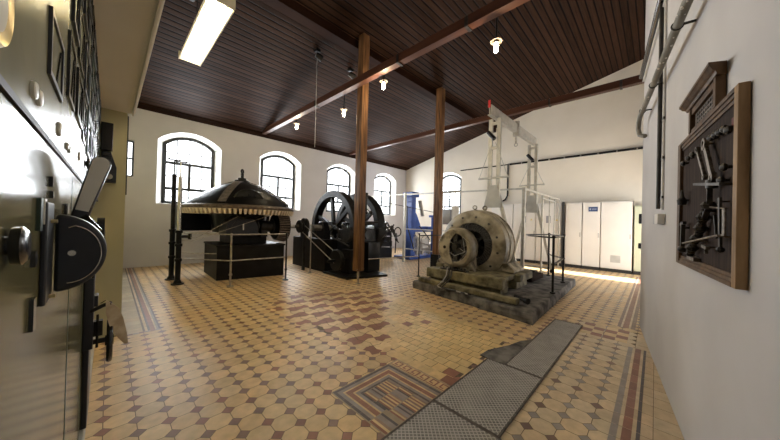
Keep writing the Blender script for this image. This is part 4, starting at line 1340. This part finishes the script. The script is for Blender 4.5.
# ================================================================ old wooden tool board on the right wall
BO = rwp(-.39, 0, 0)
tb = thing('tool_board', 'old carved wooden board with a cornice on the right wall', 'tool board', (BO[0], BO[1], 1.10), RA)
def B(l, o, z):                 # along the wall from the board's middle, out from the wall, height
    return rwp(-.39 + l, o, z)
def bbox(m, l0, l1, o0, o1, z0, z1):
    vs = [B(l, o, z) for l in (l0, l1) for o in (o0, o1) for z in (z0, z1)]
    m.add(vs, [(0, 1, 3, 2), (4, 6, 7, 5), (0, 4, 5, 1), (2, 3, 7, 6), (0, 2, 6, 4), (1, 5, 7, 3)])
m = MB(); bbox(m, -.50, .50, .003, .018, 1.11, 1.87); m.build('back_panel', M['boardpanel'], tb)
m = MB()
bbox(m, -.51, -.468, .003, .034, 1.10, 1.88)
m.build('near_stile', M['boardside'], tb, bevel=.002)
m = MB(); bbox(m, .44, .51, .003, .034, 1.10, 1.88); m.build('far_stile', M['boardwood'], tb, bevel=.002)
m = MB()
for k, (z0, z1, o) in enumerate(((1.10, 1.118, .034), (1.118, 1.134, .029), (1.134, 1.150, .024))): bbox(m, -.466, .438, .003, o, z0, z1)
m.build('bottom_moulding', M['boardwood'], tb)
m = MB()
for (z0, z1, o) in ((1.862, 1.88, .034), (1.845, 1.862, .029), (1.828, 1.845, .024)): bbox(m, -.466, .438, .003, o, z0, z1)
m.build('top_moulding', M['boardwood'], tb)
m = MB()
bbox(m, -.250, -.215, .003, .036, 1.882, 2.02); bbox(m, .195, .230, .003, .036, 1.882, 2.02); bbox(m, -.215, .195, .003, .030, 1.985, 2.02); bbox(m, -.215, .195, .003, .030, 1.882, 1.90)
cr = m.build('crest_frame', M['boardwood'], tb, bevel=.002)
m = MB(); bbox(m, -.214, .194, .003, .016, 1.901, 1.984)
m.build('crest_plaque', M['geariron'], tb)
m = MB()
for k in range(3):
    for q_ in range(9): bbox(m, -.17 + .037 * q_, -.145 + .037 * q_, .016, .019, 1.912 + .024 * k, 1.924 + .024 * k)
m.build('plaque_relief', M['tooldark'], tb)
m = MB()
prof_ = [(.003, 2.02), (.038, 2.02), (.044, 2.034), (.056, 2.040), (.062, 2.052), (.068, 2.056), (.068, 2.070), (.003, 2.078)]
sc_ = []
def ring(l, k):
    return [B(l + k * (o / .068) * .045, o, z) for (o, z) in prof_]
a_ = ring(-.255, -1); b_ = ring(.235, 1); nn = len(prof_)
m.add(a_ + b_, [list(range(nn)), list(range(2 * nn - 1, nn - 1, -1))] + [(i, (i + 1) % nn, nn + (i + 1) % nn, nn + i) for i in range(nn)])
m.build('cornice', M['boardwood'], tb)

# tools hung on the board, each a thing of its own
OT = .045
def tool(name, label, cat, build, mat='tooldark', group='old tools hung on the wooden board'):
    m = MB(); build(m); o = m.build(name, M[mat]); tag(o, label, cat, group); return o
pegs = [(.311, 1.727, 'far end of the upper peg row'), (.19, 1.736, 'second in the upper peg row'), (.097, 1.737, 'third in the upper peg row'), (-.223, 1.747, 'just right of the long wrench'),
        (-.282, 1.745, 'fifth in the upper peg row'), (-.339, 1.741, 'third from the near end of the pegs'), (-.398, 1.738, 'second from the near end of the pegs'),
        (-.44, 1.722, 'nearest the light oak edge'), (-.399, 1.58, 'alone in the middle of the near half'), (-.367, 1.530, 'just above the dark cross bar')]
for (l, z, lb) in pegs:
    tool('board_knob', 'dark iron knob on the wooden board, ' + lb, 'knob',
         lambda m: (m.lathe([(0, 0), (.007, 0), (.007, .012), (.015, .016), (.017, .026), (.010, .034), (0, .036)], B(l, .018, z), RN, 14)), group='dark knobs on the wooden board')
def spanner(l0, z0, l1, z1, w, h_):
    def f(m):
        a, b = Vector(B(l0, OT, z0)), Vector(B(l1, OT, z1)); d = (b - a).normalized()
        m.bar(a, b, w, .012, up=RN)
        m.lathe([(w * .55, -.008), (w * 1.0, -.008), (w * 1.0, .008), (w * .55, .008)], a, RN, 20, closed=True)
        m.lathe([(w * .4, -.008), (w * .85, -.008), (w * .85, .008), (w * .4, .008)], b, RN, 20, closed=True)
        m.cyl(a - RN * .027, a + RN * .0, .005, n=8)
    return f
tool('long_wrench', 'thick pale steel wrench hanging nearest in the upper half of the board', 'wrench', spanner(-.153, 1.735, -.278, 1.555, .030, 0), 'toolsteel')
tool('slim_wrench', 'slim darker wrench hanging beside the thick pale one', 'wrench', spanner(-.027, 1.735, -.160, 1.575, .017, 0), 'toolsteel')
def fbar(m):
    m.bar(B(-.058, OT + .012, 1.553), B(-.455, OT + .012, 1.505), .012, .016, up=RN)
    for l, z in ((-.10, 1.548), (-.30, 1.524), (-.42, 1.509)): m.cyl(B(l, .018, z), B(l, OT + .012, z), .006, n=8)
    m.cyl(B(-.27, OT, 1.508), B(-.27, OT, 1.545), .020, n=12)
    m.bar(B(-.24, OT, 1.51), B(-.24, OT, 1.44), .018, .014)
tool('cross_bar', 'dark horizontal iron bar across the middle of the board', 'bar', fbar)
def oiler(m):
    m.lathe([(0, 0), (.020, 0), (.023, .03), (.010, .05), (.005, .09), (0, .092)], B(.30, OT, 1.47), (0, 0, 1), 16)
    m.cyl(B(.30, .018, 1.50), B(.30, OT, 1.50), .006, n=8)
tool('oil_can', 'small oil can with a bright spout at the far side of the board', 'oil can', oiler)
def clamp(m):
    m.bar(B(.262, OT, 1.365), B(.276, OT, 1.19), .024, .018, up=RN); m.bar(B(.225, OT, 1.36), B(.300, OT, 1.35), .016, .016)
    m.ball(B(.274, OT, 1.20), .022, 10); m.cyl(B(.266, .018, 1.33), B(.266, OT, 1.33), .006, n=8)
tool('screw_clamp', 'dark upright screw clamp at the lower far side of the board', 'clamp', clamp)
def chain(m):
    p0, p1 = (-.225, 1.435), (.080, 1.185)
    for k in range(15):
        u = k / 14; l = p0[0] + (p1[0] - p0[0]) * u + .015 * math.sin(u * 9); z = p0[1] + (p1[1] - p0[1]) * u
        m.ball(B(l, OT, z), .019 if k % 3 else .027, 8, (1, 1, .8))
    m.bar(B(-.225, OT, 1.43), B(-.05, OT, 1.30), .02, .02); m.cyl(B(-.2, .018, 1.41), B(-.2, OT, 1.41), .007, n=8)
tool('knotted_chain', 'lumpy dark chain wrench slanting across the lower board', 'chain wrench', chain)
tool('thin_rod', 'thin bright rod lying aslant in the lower half of the board', 'rod',
     lambda m: (m.tube([B(.142, OT + .02, 1.241), B(-.455, OT + .02, 1.300)], .0045, 8), m.cyl(B(-.1, .018, 1.265), B(-.1, OT + .02, 1.265), .004, n=6), m.cyl(B(-.4, .018, 1.295), B(-.4, OT + .02, 1.295), .004, n=6)), 'toolsteel')
tool('long_file', 'long dark file hanging upright at the near lower side', 'file',
     lambda m: (m.bar(B(-.375, OT, 1.457), B(-.392, OT, 1.25), .020, .008, up=RN), m.ball(B(-.393, OT, 1.24), .014, 8), m.cyl(B(-.376, .018, 1.44), B(-.376, OT, 1.44), .004, n=6)))
tool('feeler_frame', 'thin rectangular wire frame hanging at the near side of the board', 'gauge',
     lambda m: (m.tube([B(-.250, OT, 1.424), B(-.440, OT, 1.408), B(-.440, OT, 1.300), B(-.400, OT, 1.300)], .004, 6), m.bar(B(-.425, OT, 1.405), B(-.428, OT, 1.297), .020, .006, up=RN),
                m.cyl(B(-.30, .018, 1.42), B(-.30, OT, 1.42), .004, n=6)), 'toolsteel')
tool('small_tap', 'small bright tap fitting near the bottom of the board', 'tap',
     lambda m: (m.bar(B(-.155, OT, 1.243), B(-.225, OT, 1.236), .014, .014), m.bar(B(-.20, OT, 1.240), B(-.203, OT, 1.208), .012, .012), m.cyl(B(-.19, .018, 1.24), B(-.19, OT, 1.24), .005, n=8)), 'toolsteel')
tool('drift_pin', 'slim dark drift pin between the chain wrench and the file', 'pin',
     lambda m: (m.bar(B(-.32, OT, 1.385), B(-.350, OT, 1.285), .010, .010), m.cyl(B(-.322, .018, 1.375), B(-.322, OT, 1.375), .004, n=6)))
tool('bottom_bracket', 'flat pale bracket resting on the bottom moulding', 'bracket',
     lambda m: (m.bar(B(.162, .03, 1.163), B(.016, .03, 1.160), .030, .018)), 'toolsteel')
tool('red_tag', 'tiny dark red tag at the upper near corner of the board', 'tag', lambda m: bbox(m, -.44, -.405, .019, .024, 1.742, 1.775), 'redtag')

# ================================================================ switchboard on the left
PX = -.085
sb = thing('switchboard', 'tall yellowish enamel switchboard filling the left edge', 'switchboard', (PX - .2, 1.8, 0))
LIP = 1.455
m = MB(); m.box(PX - .45, PX, -.40, 4.10, LIP + .008, 2.448); up_ = m.build('upper_panel', M['panel_up'], sb)
m = MB(); m.box(PX - .45, PX + .002, -.40, 2.62, .16, LIP - .008); lw_ = m.build('lower_panel', M['panel_low'], sb)
m = MB(); m.box(PX - .45, PX - .12, 2.63, 4.10, .02, LIP - .008); m.build('recess_back', M['plinth'], sb)
m = MB(); m.box(PX - .45, PX + .005, -.40, 4.10, LIP - .005, LIP + .005); m.build('lip', M['plinth'], sb)
m = MB(); m.box(PX - .45, -.070, -.40, 4.15, .002, .155); m.build('base_step', M['grey'], sb)
for y in (1.32, 2.05):
    m = MB(); m.box(PX - .001, PX + .003, y, y + .010, .17, LIP - .02); m.build('cover_strip', M['greeny'], sb)
def frame_rect(y0, y1, z0, z1, t, dp, mat='bakedk', face='panel_up', name='meter'):
    m = MB()
    m.box(PX, PX + dp, y0, y0 + t, z0, z1); m.box(PX, PX + dp, y1 - t, y1, z0, z1)
    m.box(PX, PX + dp, y0 + t, y1 - t, z0, z0 + t); m.box(PX, PX + dp, y0 + t, y1 - t, z1 - t, z1)
    o = m.build(name, M[mat], sb)
    m = MB(); m.box(PX, PX + dp * .35, y0 + t, y1 - t, z0 + t, z1 - t); m.build('meter_face', M[face], o)
    if t > .006:
        m = MB(); c = ((y0 + y1) / 2); m.bar((PX + dp * .5, c, z0 + t * 1.5), (PX + dp * .5, c + (y1 - y0) * .28, z1 - t * 2.5), .004, .003); m.build('needle', M['bake'], o)
    return o
frame_rect(.80, .985, 1.575, 1.70, .011, .005)
frame_rect(.60, .70, 1.74, 1.95, .014, .006)
random.seed(21)
for row, (z0, z1) in enumerate(((1.63, 1.80), (1.84, 2.02), (2.06, 2.22), (2.25, 2.40))):
    y = 1.10 + .06 * row
    while y < 3.9:
        w = random.choice((.16, .20, .24)) * (1 + .22 * (y - 1))
        if row == 0 and y > 3.0: break
        frame_rect(y, y + w, z0 + random.uniform(-.02, .02), z1 + random.uniform(-.01, .01), .010 + .002 * y, .005 + .003 * random.random(), random.choice(('bakedk', 'bake', 'bakedk', 'greeny')))
        y += w + .05 + .05 * random.random()
m = MB(); m.lathe([(0, 0), (.050, 0), (.053, .004), (.048, .010), (.043, .008), (0, .006)], (PX, .445, 1.528), X1, 36); mg = m.build('round_gauge', M['brass'], sb)
m = MB(); m.cyl((PX + .0065, .445, 1.528), (PX + .008, .445, 1.528), .036, n=36); m.build('gauge_glass', M['marble'], mg)
for (y, z, r) in ((.672, 1.504, .013), (.715, 1.505, .013), (.97, 1.51, .016), (1.13, 1.50, .010), (1.19, 1.50, .010), (1.55, 1.535, .016)):
    m = MB(); m.lathe([(0, 0), (r, 0), (r, .004), (r * .8, .006), (0, .006)], (PX, y, z), X1, 20); m.build('indicator_disc', M['marble'], sb)
for k in range(26):
    m = MB(); y = 2.0 + 1.9 * random.random(); z = 1.50 + .32 * random.random(); m.ball((PX + .003, y, z), .008, 6); m.build('terminal_screw', M['bake'], sb)
for (y, z, r, mt_) in ((1.95, 1.56, .026, 'bake'), (2.12, 1.53, .018, 'bake'), (.545, 1.280, .022, 'bake')):
    m = MB(); m.lathe([(0, 0), (r * .5, 0), (r * .5, .005), (r, .006), (r * 1.05, .014), (r * .8, .018), (0, .019)], (PX, y, z), X1, 28); m.build('round_knob', M[mt_], sb)
# terminal blocks and labels around the lever switch
for (y, z0, z1, mt_) in ((.725, 1.29, 1.345, 'greeny'), (.765, 1.30, 1.345, 'marble'), (1.12, 1.315, 1.345, 'bake'), (1.16, 1.32, 1.35, 'marble'), (.85, 1.372, 1.392, 'bake'), (.86, 1.350, 1.364, 'bake'), (.69, 1.235, 1.26, 'bake'), (.69, 1.135, 1.185, 'bake')):
    m = MB(); m.box(PX + .001, PX + .007, y, y + .022, z0, z1); m.build('terminal_block', M[mt_], sb)
for (y, z) in ((.47, 1.06), (.52, .90), (.50, 1.00)):
    m = MB(); m.tube([(PX + .006, y, z), (PX + .007, y + .01, z + .02)], .002, 6); m.build('handle_pin', M['chrome'], sb)
# lever switch: upright black plate, half-round cover, arm with a painted reflection
sw = MB(); sw.box(PX + .001, PX + .010, .77, .85, 1.155, 1.340); swp = sw.build('switch_plate', M['bakedk'], sb, bevel=.003)
for z in (1.165, 1.305):
    m = MB(); m.cyl((PX + .010, .81, z), (PX + .018, .81, z), .0035, n=8); m.build('switch_bolt', M['brass'], swp)
HY = .905
def half(r, y0, y1, zc=1.238, xc=-.076, n=24, sx=.93):
    pts = [(xc, zc - r)]
    for k in range(n + 1):
        a = -PI / 2 + PI * k / n; pts.append((xc + r * sx * math.cos(a), zc + r * math.sin(a)))
    pts.append((xc, zc + r)); return pts
m = MB(); m.prism(half(.080, 0, 0), 'y', HY - .03, HY + .02); cvr = m.build('switch_cover', M['bakedk'], sb, bevel=.006)
m = MB()
pts = [(-.058, HY - .0315, 1.236 + .055)] + [(-.058 + .048 * math.cos(a), HY - .0315, 1.236 + .060 * math.sin(a)) for a in [PI / 2 - PI * k / 16 for k in range(1, 17)]]
m.tube(pts, .0014, 6)
m.build('cover_groove', M['chrome'], cvr)
m = MB(); m.cyl((-.052, HY - .030, 1.238), (-.052, HY - .036, 1.238), .006, n=14); m.build('cover_screw', M['chrome'], cvr)
m = MB()
AY = 1.16
a0 = Vector((-.060, AY, 1.30)); a1 = Vector((-.019, AY, 1.466)); d_ = (a1 - a0).normalized(); w_ = Vector((d_.z, 0, -d_.x))
hw = .0205
pts = []
for k in range(13):
    t_ = PI * k / 12; pts.append(a1 + w_ * hw * math.cos(t_) + d_ * hw * math.sin(t_))
poly = [a0 + w_ * hw * .8] + pts + [a0 - w_ * hw * .8]
m.prism([(p.x, p.z) for p in poly], 'y', AY - .018, AY + .018)
arm = m.build('lever_arm', M['bakedk'], sb, bevel=.004)
m = MB()
poly = [a0 + w_ * hw * .62 + d_ * .03] + [a1 + w_ * hw * .86 * math.cos(PI * k / 12) + d_ * (hw * .86 * math.sin(PI * k / 12)) for k in range(13)] + [a0 - w_ * hw * .62 + d_ * .03]
m.prism([(p.x, p.z) for p in poly], 'y', AY - .0205, AY - .0185)
m.build('painted_reflection', M['marble'], arm)  # white face stands in for light reflected off the arm
m = MB(); m.cyl((-.085, AY, 1.26), (-.03, AY, 1.30), .03, n=20); m.build('lever_hub', M['bake'], arm)
m = MB(); m.cyl((PX, 1.5, 1.27), (-.03, 1.5, 1.27), .02, n=16); m.cyl((-.03, 1.5, 1.27), (-.010, 1.5, 1.27), .038, n=24); m.build('round_knob', M['bake'], sb)

# black relay box and bracket on the cream pillar
rb = thing('relay_box', 'black relay box fixed high at the far end of the switchboard', 'relay box', (-.02, 4.12, 1.65))
m = MB(); m.box(-.078, .012, 4.10, 4.214, 1.99, 2.28); m.build('upper_box', M['bake'], rb, bevel=.006)
m = MB()
for k in range(3): m.box(-.06, .004, 4.085, 4.098, 1.84 + .05 * k, 1.865 + .05 * k)
m.prism([(-.07, 1.66), (.045, 1.66), (.045, 1.82), (.0, 1.98), (-.07, 1.98)], 'y', 4.13, 4.214)
m.build('lower_bracket', M['bakedk'], rb, bevel=.004)
m = MB(); m.cyl((-.01, 4.10, 1.72), (-.01, 4.13, 1.72), .028, n=16); m.build('bracket_screw', M['steel'], rb)

# regulator with handwheel in the recess
rg = thing('hand_regulator', 'dark regulator mechanism with a small handwheel beside the switchboard', 'regulator', (-.05, 2.3, .155))
m = MB(); m.box(-.083, -.045, 2.14, 2.26, .60, .98); m.box(-.083, -.03, 2.16, 2.24, .82, .88); m.box(-.083, -.060, 2.2, 2.5, .157, .70); m.build('body', M['bakedk'], rg, bevel=.004)
m = MB()
m.cyl((-.06, 2.20, .62), (.02, 2.20, .62), .014, n=12); m.box(-.05, -.01, 2.16, 2.20, .66, .74)
m.tube([(-.06, 2.15, .80), (-.01, 2.13, .83), (.02, 2.12, .84)], .010, 8); m.tube([(-.05, 2.15, 1.16), (-.05, 2.15, .80)], .006, 6); m.tube([(-.03, 2.15, .78), (-.03, 2.16, .60)], .006, 6)
m.cyl((-.05, 2.2, 1.20), (-.012, 2.2, 1.20), .035, n=20)
m.build('linkage', M['iron'], rg)
m = MB()
m.torus((.018, 2.20, .615), X1, .105, .013, 36, 10)
for k in range(4):
    a = PI / 2 * k + .5; m.tube([(.018, 2.20, .615), (.018, 2.20 + .10 * math.cos(a), .615 + .10 * math.sin(a))], .008, 8)
m.cyl((.0, 2.20, .615), (.034, 2.20, .615), .028, n=16)
m.build('handwheel', M['bake'], rg)
m = MB()
vs = []
outline = [(-.002, .865), (.018, .842), (.052, .800), (.070, .735), (.088, .640), (.094, .575), (.078, .580), (.045, .640), (.015, .715), (.000, .790)]
for dy in (0, .004):
    for (x, z) in outline: vs.append((x, 2.10 + dy + (x * 1.2 + (.86 - z) * .25) * .5, z))
n_ = len(outline)
m.add(vs, [list(range(n_)), list(range(2 * n_ - 1, n_ - 1, -1))] + [(i, (i + 1) % n_, n_ + (i + 1) % n_, n_ + i) for i in range(n_)])
tag(m.build('paper_tag', M['paper'], smooth=False), 'stained oval paper tag hanging from the regulator by the switchboard', 'tag')
m = MB(); m.tube([(-.02, 2.12, .845), (.0, 2.105, .862)], .002, 6)
tag(m.build('tag_string', M['cable']), 'thin string holding the stained paper tag', 'string')

# ---------------------------------------------------------------- daylight, sun, camera
def area(loc, rot, sx, sy, power, col=(1, 1, 1), spread=PI):
    l = bpy.data.lights.new('daylight', 'AREA'); l.shape = 'RECTANGLE'; l.size = sx; l.size_y = sy
    l.energy = power; l.color = col; l.spread = spread
    o = bpy.data.objects.new('daylight', l); C.objects.link(o); o.location = loc; o.rotation_euler = rot
    return o


for w in winsA:
    area((w + W_W / 2, YA + .60, 2.62), (-PI / 2, 0, 0), 1.5, 2.1, 205, (.90, .95, 1))
area((XB + .60, winB[0] + W_W / 2, 2.62), (PI / 2, 0, PI / 2), 1.5, 2.1, 190, (.97, .98, 1))
area((9.17, YD - .5, 1.15), (PI / 2, 0, 0), .9, 2.2, 160, (1, .97, .92))

sun = bpy.data.lights.new('sun', 'SUN'); sun.energy = 28; sun.angle = .02; sun.color = (1, .95, .86)
so = bpy.data.objects.new('sun', sun); C.objects.link(so)
so.rotation_euler = Vector((-.03, -1, .47)).to_track_quat('Z', 'Y').to_euler()

for (x, y, z) in ((3.60, 7.24, 4.0), (3.60, 5.02, 3.8), (3.60, 3.76, 4.0), (3.60, 1.58, 3.8)):
    l = bpy.data.lights.new('bulb_light', 'POINT'); l.energy = 22; l.color = (1, .80, .52); l.shadow_soft_size = .05
    o = bpy.data.objects.new('bulb_light', l); C.objects.link(o); o.location = (x, y, z - .16)

wd = bpy.data.worlds.new('World'); bpy.context.scene.world = wd; wd.use_nodes = True
bg = wd.node_tree.nodes['Background']
bg.inputs[0].default_value = (.93, .96, 1, 1); bg.inputs[1].default_value = 2.5

cam = bpy.data.cameras.new('camera'); cam.sensor_width = 36; cam.lens = 273.19 / 780 * 36; cam.clip_start = .02
co = bpy.data.objects.new('camera', cam); C.objects.link(co)
yaw, pit, rol = math.radians(44.19), math.radians(.387), math.radians(1.471)
fwd = Vector((math.cos(yaw) * math.cos(pit), math.sin(yaw) * math.cos(pit), math.sin(pit)))
rt = Vector((math.sin(yaw), -math.cos(yaw), 0)); up = rt.cross(fwd)
r2 = rt * math.cos(rol) + up * math.sin(rol); u2 = -rt * math.sin(rol) + up * math.cos(rol)
mt = Matrix((r2, u2, -fwd)).transposed().to_4x4(); mt.translation = (0, 0, CAMZ)
co.matrix_world = mt
sc = bpy.context.scene
sc.camera = co
sc.view_settings.view_transform = 'Standard'; sc.view_settings.look = 'None'
sc.view_settings.gamma = 1; sc.view_settings.use_curve_mapping = False
sc.view_settings.exposure = 0.68
